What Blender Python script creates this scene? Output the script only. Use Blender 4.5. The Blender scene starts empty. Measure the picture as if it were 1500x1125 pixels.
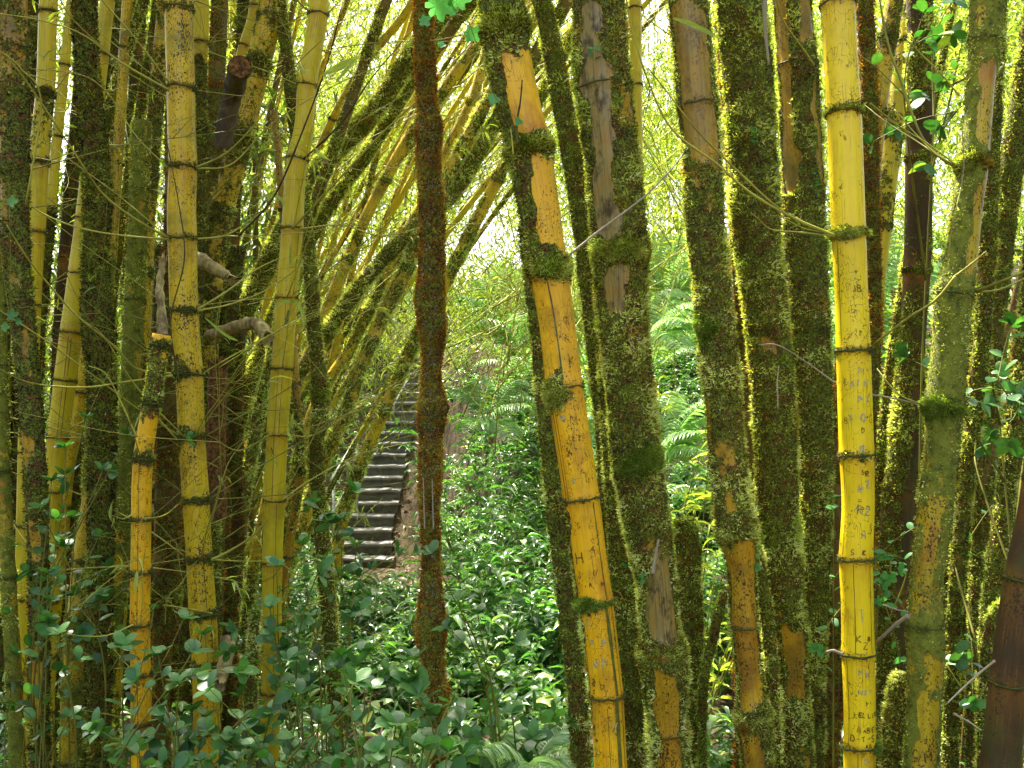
import bpy, math, random
import numpy as np

rng = np.random.default_rng(7)
random.seed(7)
F = 35.0/36.0*1500.0          # focal length in photo pixels
CAMZ = 1.6
PI = math.pi
S = bpy.context.scene
COL = S.collection

# ------------------------------------------------------------------ helpers
def P(px, py, Y):
    return np.array([(px-750.0)/F*Y, Y, CAMZ-(py-562.5)/F*Y])

def smooth(a, b, x):
    t = np.clip((x-a)/(b-a), 0, 1)
    return t*t*(3-2*t)

def _hash(i, j, k):
    h = (i.astype(np.uint32)*np.uint32(374761393) + j.astype(np.uint32)*np.uint32(668265263)
         + k.astype(np.uint32)*np.uint32(2147483647-58))
    h = (h ^ (h >> np.uint32(13)))*np.uint32(1274126177)
    h = h ^ (h >> np.uint32(16))
    return (h & np.uint32(0xffffff)).astype(np.float64)/float(0xffffff)

def vnoise(p):
    p = np.asarray(p, float)
    f = np.floor(p); t = p-f; t = t*t*(3-2*t)
    i = f.astype(np.int64)
    r = 0
    for dx in (0, 1):
        for dy in (0, 1):
            for dz in (0, 1):
                w = (t[:, 0] if dx else 1-t[:, 0])*(t[:, 1] if dy else 1-t[:, 1])*(t[:, 2] if dz else 1-t[:, 2])
                r = r + w*_hash(i[:, 0]+dx, i[:, 1]+dy, i[:, 2]+dz)
    return r

def fbm(p, n=3):
    p = np.asarray(p, float); s = 0; a = 1; tot = 0
    for k in range(n):
        s = s+a*vnoise(p*(2**k)+17.3*k); tot += a; a *= .55
    return s/tot

def norm(v):
    return v/np.maximum(np.linalg.norm(v, axis=-1, keepdims=True), 1e-9)

def tag(o, label=None, cat=None, group=None, kind=None):
    if label: o['label'] = label
    if cat: o['category'] = cat
    if group: o['group'] = group
    if kind: o['kind'] = kind
    return o

def empty(name, loc):
    o = bpy.data.objects.new(name, None)
    o.empty_display_size = .1
    o.location = [float(c) for c in loc]
    COL.objects.link(o)
    return o

def mesh(name, V, faces, mat, parent=None, attrs=None, uv=None, smoothf=True, label=None):
    """V in world space; faces: list of int arrays (n,k)."""
    V = np.asarray(V, float)
    if parent is not None:
        base = np.array(parent['_o']) if '_o' in parent.keys() else np.array(parent.location)
        V = V-base
    me = bpy.data.meshes.new(name)
    faces = [np.asarray(f, np.int64) for f in faces if len(f)]
    nl = sum(f.size for f in faces); nf = sum(len(f) for f in faces)
    me.vertices.add(len(V)); me.vertices.foreach_set('co', V.astype(np.float32).ravel())
    me.loops.add(nl); me.polygons.add(nf)
    li = np.concatenate([f.ravel() for f in faces])
    tot = np.concatenate([np.full(len(f), f.shape[1]) for f in faces])
    st = np.concatenate([[0], np.cumsum(tot)[:-1]])
    me.loops.foreach_set('vertex_index', li.astype(np.int32))
    me.polygons.foreach_set('loop_start', st.astype(np.int32))
    try: me.polygons.foreach_set('loop_total', tot.astype(np.int32))
    except Exception: pass
    me.polygons.foreach_set('use_smooth', np.full(nf, smoothf))
    if attrs:
        for k, a in attrs.items():
            at = me.attributes.new(k, 'FLOAT', 'POINT')
            at.data.foreach_set('value', np.asarray(a, np.float32))
    if uv is not None:
        u = me.uv_layers.new(name='UVMap')
        u.data.foreach_set('uv', np.asarray(uv, np.float32)[li].ravel())
    me.update(calc_edges=True)
    me.materials.append(mat)
    o = bpy.data.objects.new(name, me)
    COL.objects.link(o)
    if parent is not None: o.parent = parent
    if label: o['label'] = label
    return o

class Acc:
    def __init__(s): s.V = []; s.F = {}; s.A = []; s.n = 0
    def add(s, V, faces, tint=None):
        V = np.asarray(V, float).reshape(-1, 3)
        for f in faces:
            f = np.asarray(f, np.int64)
            if len(f): s.F.setdefault(f.shape[1], []).append(f+s.n)
        s.V.append(V)
        s.A.append(np.full(len(V), .5) if tint is None else np.broadcast_to(np.asarray(tint, float), (len(V),)).copy())
        s.n += len(V)
    def build(s, name, mat, parent=None, smoothf=True, label=None):
        if s.n == 0: return None
        return mesh(name, np.concatenate(s.V), [np.concatenate(f) for f in s.F.values()], mat, parent,
                    attrs={'tint': np.concatenate(s.A)}, smoothf=smoothf, label=label)

def inst(TV, TF, org, R, sc):
    """instance template TV(K,3) at org(N,3), R(N,3,3) columns=axes, sc(N,3)"""
    N = len(org); K = len(TV)
    V = np.einsum('nij,nkj->nki', R, TV[None, :, :]*sc[:, None, :])+org[:, None, :]
    out = []
    for f in TF:
        f = np.asarray(f)
        out.append((f[None]+(np.arange(N)*K)[:, None, None]).reshape(-1, f.shape[1]))
    return V.reshape(-1, 3), out

def frames(d, up):
    """columns: width axis, length axis d, normal"""
    d = norm(d); w = norm(np.cross(d, up)); n = np.cross(w, d)
    return np.stack([w, d, n], axis=-1)

def randdir(n):
    return norm(rng.normal(size=(n, 3)))

def spline(ctrl, n=12):
    c = np.asarray(ctrl, float)
    if len(c) == 2:
        return c[0]+(c[1]-c[0])*np.linspace(0, 1, n+1)[:, None]
    p = np.vstack([2*c[0]-c[1], c, 2*c[-1]-c[-2]]); out = []
    for i in range(1, len(p)-2):
        t = np.linspace(0, 1, n, endpoint=False)[:, None]
        a, b, cc, d = p[i-1], p[i], p[i+1], p[i+2]
        out.append(.5*((2*b)+(-a+cc)*t+(2*a-5*b+4*cc-d)*t**2+(-a+3*b-3*cc+d)*t**3))
    out.append(c[-1][None])
    return np.vstack(out)

def tube(pts, rad, ns=6, cap=True):
    pts = np.asarray(pts, float); n = len(pts); rad = np.broadcast_to(rad, (n,))
    T = norm(np.gradient(pts, axis=0))
    ref = np.array([.21, .95, .2]) if abs(T[0][1]) < .8 else np.array([1., 0, 0])
    A = norm(np.cross(T, ref)); B = np.cross(T, A)
    a = np.arange(ns)*2*PI/ns
    V = pts[:, None]+rad[:, None, None]*(np.cos(a)[None, :, None]*A[:, None]+np.sin(a)[None, :, None]*B[:, None])
    i = np.arange(n-1)[:, None]*ns; j = np.arange(ns)[None]; k = (np.arange(ns)+1)[None] % ns
    Q = np.stack([i+j, i+k, i+k+ns, i+j+ns], -1).reshape(-1, 4)
    fs = [Q]
    if cap: fs += [np.arange(ns)[None, ::-1], (np.arange(ns)+(n-1)*ns)[None]]
    return V.reshape(-1, 3), fs

def box(cx, cy, cz, sx, sy, sz, rot=0.0):
    v = np.array([[x, y, z] for x in (-.5, .5) for y in (-.5, .5) for z in (-.5, .5)])*[sx, sy, sz]
    c, s = math.cos(rot), math.sin(rot)
    v = np.stack([v[:, 0]*c-v[:, 1]*s, v[:, 0]*s+v[:, 1]*c, v[:, 2]], -1)+[cx, cy, cz]
    f = [[0, 1, 3, 2], [4, 6, 7, 5], [0, 4, 5, 1], [2, 3, 7, 6], [0, 2, 6, 4], [1, 5, 7, 3]]
    return v, [np.array(f)]

# ------------------------------------------------------------------ terrain
def xs(y):           # centre line of path and stairs
    y = np.asarray(y, float)
    return np.interp(y, [0, 4, 7, 9, 11.5, 14, 19, 40], [-.3, -.5, -.85, -1.15, -1.6, -2.05, -1.85, -.8])
def hgt(x, y):
    x = np.asarray(x, float); y = np.asarray(y, float)
    v = np.interp(y, [-30, 5, 13.4, 18.9, 24, 60, 200], [0, 0, -.93, 2.25, 3.1, 5.2, 9])
    rb = np.interp(y, [-30, 4.6, 6, 12, 18, 40, 60, 200], [0, 0, .36, 1.85, 3.2, 4.6, 5.6, 9])+.10*np.clip(x-.5, 0, 12)*smooth(5, 9, y)
    lb = np.interp(y, [-30, 7, 14, 20, 60, 200], [0, 0, 1.2, 2.8, 5.4, 9])+.05*np.clip(-x-3, 0, 12)*smooth(6, 10, y)
    c = xs(y)
    a = smooth(.45, 1.7, x-c); b = smooth(.6, 2.0, c-x)
    h = v*(1-a)*(1-b)+rb*a+lb*b
    p = np.stack([np.broadcast_to(x, h.shape), np.broadcast_to(y, h.shape), np.zeros_like(h)], -1).reshape(-1, 3)
    nz = (fbm(p*1.3, 3)-.5).reshape(h.shape)*.16+(fbm(p*.12, 2)-.5).reshape(h.shape)*1.0*smooth(20, 60, np.abs(y))
    corridor = smooth(.5, .9, np.abs(x-c))
    return h+nz*(.25+.75*corridor)
def h1(x, y): return float(hgt(np.array([x]), np.array([y]))[0])

# ------------------------------------------------------------------ materials
def newmat(name):
    m = bpy.data.materials.new(name); m.use_nodes = True
    nt = m.node_tree; nt.nodes.clear()
    return m, nt
def N(nt, t, **kw):
    n = nt.nodes.new(t)
    for k, v in kw.items():
        if k.startswith('i_'):
            key = k[2:]
            key = int(key) if key.isdigit() else key.replace('_', ' ')
            n.inputs[key].default_value = v
        else: setattr(n, k, v)
    return n
def L(nt, a, b): nt.links.new(a, b)
def ramp(nt, fac, stops, interp='LINEAR'):
    r = N(nt, 'ShaderNodeValToRGB'); r.color_ramp.interpolation = interp
    e = r.color_ramp.elements
    e[0].position, e[0].color = stops[0][0], (*stops[0][1], 1)
    e[1].position, e[1].color = stops[-1][0], (*stops[-1][1], 1)
    for p, c in stops[1:-1]:
        q = e.new(p); q.color = (*c, 1)
    L(nt, fac, r.inputs[0]); return r.outputs[0]
def g(v): return (v, v, v)
def noise(nt, vec, scale, detail=3, rough=.6, w=None):
    n = N(nt, 'ShaderNodeTexNoise'); n.inputs['Scale'].default_value = scale
    n.inputs['Detail'].default_value = detail; n.inputs['Roughness'].default_value = rough
    L(nt, vec, n.inputs['Vector']); return n.outputs['Fac']
def mapping(nt, vec, scale):
    m = N(nt, 'ShaderNodeMapping'); m.inputs['Scale'].default_value = scale
    L(nt, vec, m.inputs['Vector']); return m.outputs[0]
def mixc(nt, fac, a, b, mode='MIX'):
    m = N(nt, 'ShaderNodeMix', data_type='RGBA', blend_type=mode)
    for s, v in ((m.inputs[0], fac), (m.inputs[6], a), (m.inputs[7], b)):
        if isinstance(v, (int, float)): s.default_value = v
        elif isinstance(v, tuple): s.default_value = (*v, 1)
        else: L(nt, v, s)
    return m.outputs[2]
def math_(nt, op, a, b=0.0):
    m = N(nt, 'ShaderNodeMath', operation=op)
    for s, v in ((m.inputs[0], a), (m.inputs[1], b)):
        if isinstance(v, (int, float)): s.default_value = v
        else: L(nt, v, s)
    return m.outputs[0]
def out(nt, sh):
    o = N(nt, 'ShaderNodeOutputMaterial'); L(nt, sh, o.inputs[0])
def principled(nt, col, rough=.6, spec=.4, bump=None, bs=.3, bd=.002):
    p = N(nt, 'ShaderNodeBsdfPrincipled')
    if isinstance(col, tuple): p.inputs['Base Color'].default_value = (*col, 1)
    else: L(nt, col, p.inputs['Base Color'])
    if isinstance(rough, (int, float)): p.inputs['Roughness'].default_value = rough
    else: L(nt, rough, p.inputs['Roughness'])
    p.inputs['Specular IOR Level'].default_value = spec
    if bump is not None:
        b = N(nt, 'ShaderNodeBump'); b.inputs['Strength'].default_value = bs; b.inputs['Distance'].default_value = bd
        L(nt, bump, b.inputs['Height']); L(nt, b.outputs[0], p.inputs['Normal'])
    return p.outputs[0]
def attr(nt, name):
    return N(nt, 'ShaderNodeAttribute', attribute_name=name).outputs['Fac']
def pos(nt): return N(nt, 'ShaderNodeNewGeometry').outputs['Position']

MOSS_STOPS = [(0, (.012, .010, .003)), (.2, (.075, .070, .008)), (.42, (.27, .28, .025)), (.7, (.50, .54, .09)), (1, (.78, .80, .32))]
RUST_STOPS = [(0, (.07, .020, .003)), (.35, (.27, .085, .008)), (.6, (.46, .20, .016)), (.85, (.40, .28, .03)), (1, (.42, .40, .09))]
def mossbase_color(nt):
    p = pos(nt)
    n1 = noise(nt, p, 26, 4, .7)
    n2 = noise(nt, p, 170, 3, .7)
    c = ramp(nt, n1, [(.3, (.06, .05, .008)), (.38, (.22, .095, .012)), (.45, (.12, .11, .010)), (.6, (.20, .24, .018)), (.75, (.08, .11, .010))])
    return mixc(nt, ramp(nt, n2, [(.38, g(0)), (.62, g(1))]), mixc(nt, .92, c, (.009, .007, .003)), c), n2

def culm_mat(name, base, base2, stain=(.34, .12, .012), stain_t=.62, speck=.60, green=(.05, .075, .008), rough=.36, scratch=True, woodc=None, film=False, grn=.75, nodec=(.42, .17, .01)):
    m, nt = newmat(name)
    p = pos(nt); uv = N(nt, 'ShaderNodeTexCoord').outputs['UV']
    st = noise(nt, mapping(nt, uv, (90, 3, 1)), 1.0, 3, .6)             # long streaks
    c = mixc(nt, ramp(nt, st, [(.3, g(0)), (.7, g(1))]), base, base2)
    big = noise(nt, mapping(nt, p, (1, 1, .6)), 11, 4, .65)
    c = mixc(nt, ramp(nt, big, [(stain_t-.06, g(0)), (stain_t+.10, g(.8))]), c, stain)
    gr = noise(nt, p, 7.0, 4, .7)
    c = mixc(nt, ramp(nt, gr, [(.50, g(0)), (.72, g(grn))]), c, green)
    nq = math_(nt, 'MULTIPLY', attr(nt, 'nodeq'), ramp(nt, noise(nt, mapping(nt, p, (1, 1, .5)), 24, 4, .7), [(.32, g(.15)), (.6, g(1))]))
    c = mixc(nt, nq, c, nodec)
    # fibres
    fib = noise(nt, mapping(nt, uv, (420, 9, 1)), 1.0, 2, .5)
    c = mixc(nt, ramp(nt, fib, [(.28, g(.75)), (.40, g(0))]), c, (.20, .10, .01))
    # black specks gathered in patches
    sp = noise(nt, mapping(nt, p, (1, 1, .7)), 210, 2, .6)
    where = noise(nt, mapping(nt, p, (1, 1, .5)), 16, 3, .6)
    spm = math_(nt, 'ADD', sp, math_(nt, 'MULTIPLY', math_(nt, 'SUBTRACT', where, .5), .55))
    c = mixc(nt, ramp(nt, spm, [(speck, g(0)), (speck+.035, g(.95))]), c, (.035, .022, .006))
    if scratch:
        a = noise(nt, mapping(nt, p, (1, 1, .75)), 60, 1.5, .6)
        ln = math_(nt, 'ABSOLUTE', math_(nt, 'SUBTRACT', a, .5))
        wm = noise(nt, p, 9, 2, .5)
        lm = math_(nt, 'MULTIPLY', ramp(nt, ln, [(.006, g(1)), (.016, g(0))]), ramp(nt, wm, [(.47, g(0)), (.53, g(1))]))
        c = mixc(nt, math_(nt, 'MULTIPLY', lm, .85), c, (.09, .045, .01))
    if woodc:
        ws = ramp(nt, noise(nt, mapping(nt, p, (1, 1, .45)), 30, 4, .7), [(.36, (.25, .20, .16)), (.5, (.95, .9, .85)), (.66, (1.0, .72, .35))])
        c = mixc(nt, attr(nt, 'wood'), c, mixc(nt, 1.0, ws, ramp(nt, noise(nt, mapping(nt, uv, (220, 5, 1)), 1.0, 4, .7),
              [(.3, (.05, .035, .02)), (.48, woodc), (.62, (woodc[0]*1.25, woodc[1]*1.2, woodc[2]*1.1)), (.75, (.10, .06, .03))]), 'MULTIPLY'))
    mb, n2 = mossbase_color(nt)
    if film:
        mb = ramp(nt, noise(nt, p, 34, 4, .7), [(.3, (.05, .05, .008)), (.45, (.13, .15, .012)), (.6, (.20, .21, .02)), (.75, (.10, .125, .012))])
    mk = math_(nt, 'ADD', attr(nt, 'mossm'), math_(nt, 'MULTIPLY', math_(nt, 'SUBTRACT', noise(nt, p, 70, 3, .7), .5), .9))
    mf = ramp(nt, mk, [(.42, g(0)), (.52, g(1))])
    c = mixc(nt, mf, c, mb)
    rg = math_(nt, 'ADD', math_(nt, 'MULTIPLY', mf, .5), rough)
    h = math_(nt, 'ADD', math_(nt, 'MULTIPLY', math_(nt, 'MULTIPLY', n2, mf), 2.0), math_(nt, 'MULTIPLY', fib, .25))
    out(nt, principled(nt, c, rg, .28, h, .7, .003))
    return m

def tint_mat(name, stops, rough=.6, spec=.3, trans=.3, tcol=1.6, tsat=None, vein=False, rusty=False):
    m, nt = newmat(name)
    t = attr(nt, 'tint')
    c = ramp(nt, t, stops)
    if rusty:
        rn = noise(nt, pos(nt), 13, 4, .65)
        c = mixc(nt, ramp(nt, rn, [(.56, g(0)), (.66, g(.75))]), c, mixc(nt, 1.0, ramp(nt, t, [(0, g(.3)), (1, g(1.6))]), (.33, .14, .016), 'MULTIPLY'))
        c = mixc(nt, ramp(nt, noise(nt, pos(nt), 8, 3, .6), [(.54, g(0)), (.68, g(.6))]), c, mixc(nt, 1.0, ramp(nt, t, [(0, g(.3)), (1, g(1.8))]), (.19, .30, .016), 'MULTIPLY'))
    if vein:
        nz = noise(nt, pos(nt), 60, 2, .6)
        c = mixc(nt, ramp(nt, nz, [(.35, g(.35)), (.6, g(0))]), c, (.05, .035, .008))
    pr = principled(nt, c, rough, spec)
    if trans > 0:
        tr = N(nt, 'ShaderNodeBsdfTranslucent')
        tc = mixc(nt, 1.0, c, tsat or (1.3, 1.5, .5), 'MULTIPLY')
        L(nt, tc, tr.inputs[0])
        mx = N(nt, 'ShaderNodeMixShader'); mx.inputs[0].default_value = trans
        L(nt, pr, mx.inputs[1]); L(nt, tr.outputs[0], mx.inputs[2]); out(nt, mx.outputs[0])
    else: out(nt, pr)
    return m

M = {}
M['yel'] = culm_mat('ripe_yellow_culm', (.78, .46, .008), (.70, .34, .006), stain=(.40, .14, .01), stain_t=.60, speck=.665, grn=.45)
M['yelclean'] = culm_mat('clean_yellow_culm', (.82, .62, .012), (.78, .55, .010), stain_t=.66, speck=.74, rough=.27, grn=.22)
M['yelspeck'] = culm_mat('speckled_yellow_culm', (.62, .44, .010), (.50, .33, .008), stain_t=.68, speck=.595, scratch=True, rough=.42)
M['yelgreen'] = culm_mat('greenish_yellow_culm', (.58, .46, .012), (.48, .37, .012), stain_t=.72, speck=.76, scratch=False, rough=.4, grn=.45)
M['ochre'] = culm_mat('ochre_culm', (.48, .29, .012), (.32, .19, .008), stain=(.20, .10, .010), stain_t=.54, speck=.61, woodc=(.26, .21, .06))
M['film'] = culm_mat('green_filmed_culm', (.50, .36, .012), (.36, .26, .012), stain_t=.58, speck=.60, film=True)
M['bark'] = culm_mat('dark_culm', (.20, .15, .02), (.12, .085, .012), stain=(.12, .05, .01), stain_t=.52, speck=.58, rough=.7, woodc=(.3, .26, .2))
M['dim'] = culm_mat('dark_brown_shade_culm', (.055, .034, .010), (.035, .022, .006), stain=(.07, .03, .006), stain_t=.55, speck=.62, rough=.8)  # dark brown for bare culms; on filler stems shade is painted in
M['moss'] = tint_mat('moss_blades', MOSS_STOPS, .8, .15, .30, tsat=(1.5, 1.6, .5), rusty=True)
M['rust'] = tint_mat('rusty_moss_blades', RUST_STOPS, .8, .15, .35, tsat=(1.5, 1.4, .6))
M['ring'] = tint_mat('dark_node_ring', [(0, (.03, .025, .008)), (.5, (.06, .07, .012)), (1, (.12, .13, .02))], .7, .2, 0)
M['brightmoss'] = tint_mat('bright_moss', [(0, (.07, .09, .01)), (.5, (.17, .25, .02)), (1, (.42, .52, .12))], .7, .2, .45, tsat=(1.4, 1.5, .5))
M['twig'] = tint_mat('twig', [(0, (.045, .035, .008)), (.5, (.17, .165, .018)), (1, (.38, .36, .05))], .6, .2, 0)
M['palewood'] = tint_mat('pale_dead_twig', [(0, (.10, .07, .03)), (1, (.30, .25, .15))], .6, .3, 0)
M['bleaf'] = tint_mat('bamboo_leaf', [(0, (.09, .13, .018)), (.5, (.25, .33, .04)), (1, (.46, .51, .10))], .40, .5, .42, tsat=(1.3, 1.35, .6))
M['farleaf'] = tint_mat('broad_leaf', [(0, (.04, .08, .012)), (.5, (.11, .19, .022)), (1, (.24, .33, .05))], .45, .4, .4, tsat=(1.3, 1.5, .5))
M['gloss'] = tint_mat('shrub_leaf', [(0, (.014, .050, .010)), (.5, (.048, .155, .030)), (.9, (.12, .27, .055)), (1, (.30, .34, .05))], .38, .42, .28, tsat=(1.3, 1.8, .6), vein=True)
M['under'] = tint_mat('undergrowth_leaf', [(0, (.030, .075, .020)), (.5, (.10, .21, .055)), (.85, (.22, .36, .10)), (1, (.40, .44, .14))], .27, .8, .35, tsat=(1.2, 1.8, .6))  # mid greens paled and blued in place of haze over the bank
M['fern'] = tint_mat('fern_leaf', [(0, (.07, .14, .05)), (.5, (.17, .29, .10)), (1, (.36, .48, .22))], .30, .6, .35, tsat=(1.2, 1.6, .7))
M['vine'] = tint_mat('vine_leaf', [(0, (.06, .18, .045)), (1, (.14, .33, .09))], .4, .4, .5, tsat=(1.1, 1.9, 1.0))
M['litter'] = tint_mat('leaf_litter', [(0, (.07, .04, .02)), (.5, (.20, .13, .06)), (1, (.42, .32, .18))], .7, .2, .1)
M['lichen'] = tint_mat('pale_lichen', [(0, (.10, .08, .03)), (1, (.34, .30, .20))], .8, .2, .1)
M['red'] = tint_mat('red_flower', [(0, (.5, .04, .01)), (1, (.6, .08, .02))], .5, .3, .2)
m, nt = newmat('ink'); out(nt, principled(nt, (.10, .05, .010), .7, .2)); M['ink'] = m
m, nt = newmat('scar'); nn = noise(nt, pos(nt), 300, 2)
out(nt, principled(nt, ramp(nt, nn, [(.35, (.24, .17, .03)), (.6, (.52, .43, .18))]), .7, .2)); M['scar'] = m
m, nt = newmat('green_stripe'); nn = noise(nt, pos(nt), 60, 3)
out(nt, principled(nt, ramp(nt, nn, [(.35, (.05, .06, .008)), (.65, (.14, .14, .015))]), .4, .3)); M['stripe'] = m
m, nt = newmat('soil')
p_ = pos(nt); nn = noise(nt, p_, 3, 5, .7); n2 = noise(nt, p_, 45, 4, .7)
cc = ramp(nt, nn, [(.35, (.035, .022, .012)), (.55, (.07, .05, .02)), (.7, (.05, .06, .015))])
cc = mixc(nt, ramp(nt, n2, [(.5, g(0)), (.62, g(.8))]), cc, (.16, .11, .06))
out(nt, principled(nt, cc, .9, .2, n2, .8, .02)); M['soil'] = m
m, nt = newmat('path_soil')
p_ = pos(nt); n2 = noise(nt, p_, 28, 4, .7)
out(nt, principled(nt, ramp(nt, n2, [(.35, (.03, .022, .010)), (.5, (.075, .055, .025)), (.65, (.14, .105, .05))]), .9, .2, n2, .8, .02)); M['path'] = m
m, nt = newmat('step_stone')
p_ = pos(nt); nn = noise(nt, p_, 6, 5, .7); n2 = noise(nt, p_, 60, 3, .7)
cc = ramp(nt, nn, [(.35, (.10, .095, .08)), (.6, (.22, .21, .18)), (.75, (.10, .11, .04))])
out(nt, principled(nt, cc, .75, .3, n2, .6, .01)); M['step'] = m
m, nt = newmat('rail_paint'); nn = noise(nt, pos(nt), 20, 3)
out(nt, principled(nt, ramp(nt, nn, [(.4, (.42, .42, .36)), (.6, (.62, .62, .55))]), .5, .3)); M['rail'] = m
m, nt = newmat('dead_wood'); uvn = N(nt, 'ShaderNodeTexCoord').outputs['Object']
n1 = noise(nt, mapping(nt, uvn, (60, 60, 9)), 1, 4, .7); n2 = noise(nt, pos(nt), 22, 3)
cc = ramp(nt, n1, [(.3, (.07, .045, .010)), (.5, (.28, .21, .055)), (.7, (.48, .39, .16))])
cc = mixc(nt, ramp(nt, n2, [(.5, g(0)), (.65, g(.8))]), cc, (.09, .045, .02))
out(nt, principled(nt, cc, .65, .3, n1, .5, .004)); M['dead'] = m
m, nt = newmat('cut_face'); n1 = noise(nt, pos(nt), 90, 3)
out(nt, principled(nt, ramp(nt, n1, [(.35, (.04, .018, .005)), (.5, (.13, .06, .013)), (.65, (.26, .12, .025))]), .7, .2)); M['cut'] = m
m, nt = newmat('bark_brown'); n1 = noise(nt, mapping(nt, pos(nt), (14, 14, 3)), 1, 4, .7)
out(nt, principled(nt, ramp(nt, n1, [(.35, (.05, .035, .02)), (.65, (.14, .11, .07))]), .9, .2, n1, .8, .02)); M['treebark'] = m

# ------------------------------------------------------------------ leaf templates
def leaf_tpl(kind):
    if kind == 'thin':      # 2 tris folded at the midrib
        V = [[0, 0, 0], [-.5, .38, .10], [0, 1, -.06], [.5, .38, .10]]
        return np.array(V, float), [np.array([[0, 2, 1], [0, 3, 2]])]
    if kind == 'lance':     # arching long leaf
        ys = np.array([0, .2, .45, .72, 1.0]); ws = np.array([.06, .38, .5, .32, .0]); zs = np.array([0, .10, .12, .02, -.18])
        V = []; 
        for y, w, z in zip(ys, ws, zs): V += [[-w, y, z+.18*w], [0, y, z], [w, y, z+.18*w]]
        Q = []
        for i in range(4):
            for k in (0, 1): Q.append([i*3+k, i*3+k+1, i*3+k+4, i*3+k+3])
        return np.array(V, float), [np.array(Q)]
    if kind == 'ovate':
        ys = np.array([0, .10, .28, .5, .72, .9, 1.0]); ws = np.array([.03, .27, .44, .5, .45, .27, .03]); zs = np.array([0, .02, .045, .05, .04, .01, -.02])
        V = []
        for y, w, z in zip(ys, ws, zs): V += [[-w, y, z+.05*w], [-w*.5, y, z+.06*w], [0, y, z], [w*.5, y, z+.06*w], [w, y, z+.05*w]]
        Q = []
        for i in range(6):
            for k in range(4): Q.append([i*5+k, i*5+k+1, i*5+k+6, i*5+k+5])
        return np.array(V, float), [np.array(Q)]
TPL = {k: leaf_tpl(k) for k in ('thin', 'lance', 'ovate')}

def leaves(acc, kind, org, d, up, ln, wd, tint, zs=None):
    TV, TF = TPL[kind]
    n = len(org)
    ln = np.broadcast_to(ln, (n,)); wd = np.broadcast_to(wd, (n,))
    sc = np.stack([wd, ln, ln if zs is None else ln*zs], -1)
    V, Fs = inst(TV, TF, np.asarray(org), frames(np.asarray(d), np.asarray(up)), sc)
    acc.add(V, Fs, np.repeat(np.broadcast_to(tint, (n,)), len(TV)))

def blades(acc, o, nrm, ln, wd, tint, lean=.75, upb=.15):
    n = len(o)
    d = norm(nrm*.8+rng.normal(size=(n, 3))*lean*.6+np.array([0, 0, upb]))
    w = norm(np.cross(d, randdir(n)))*wd[:, None]*.5
    bend = nrm*.0
    V = np.stack([o-w, o+w, o+d*ln[:, None]+bend], 1).reshape(-1, 3)
    Fi = np.arange(3*n).reshape(-1, 3)
    acc.add(V, [Fi], np.repeat(tint, 3))

# ------------------------------------------------------------------ culms
CULMS = {}
def finterp(x, xp, fp):
    """smooth monotone-ish interpolation (cubic hermite)"""
    xp = np.asarray(xp, float); fp = np.asarray(fp, float)
    if len(xp) == 2: return np.interp(x, xp, fp)
    m = np.gradient(fp, xp)
    i = np.clip(np.searchsorted(xp, x)-1, 0, len(xp)-2)
    h = xp[i+1]-xp[i]; t = np.clip((x-xp[i])/h, 0, 1)
    return ((2*t**3-3*t**2+1)*fp[i]+(t**3-2*t**2+t)*h*m[i]+(-2*t**3+3*t**2)*fp[i+1]+(t**3-t**2)*h*m[i+1])

class Culm: pass

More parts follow.
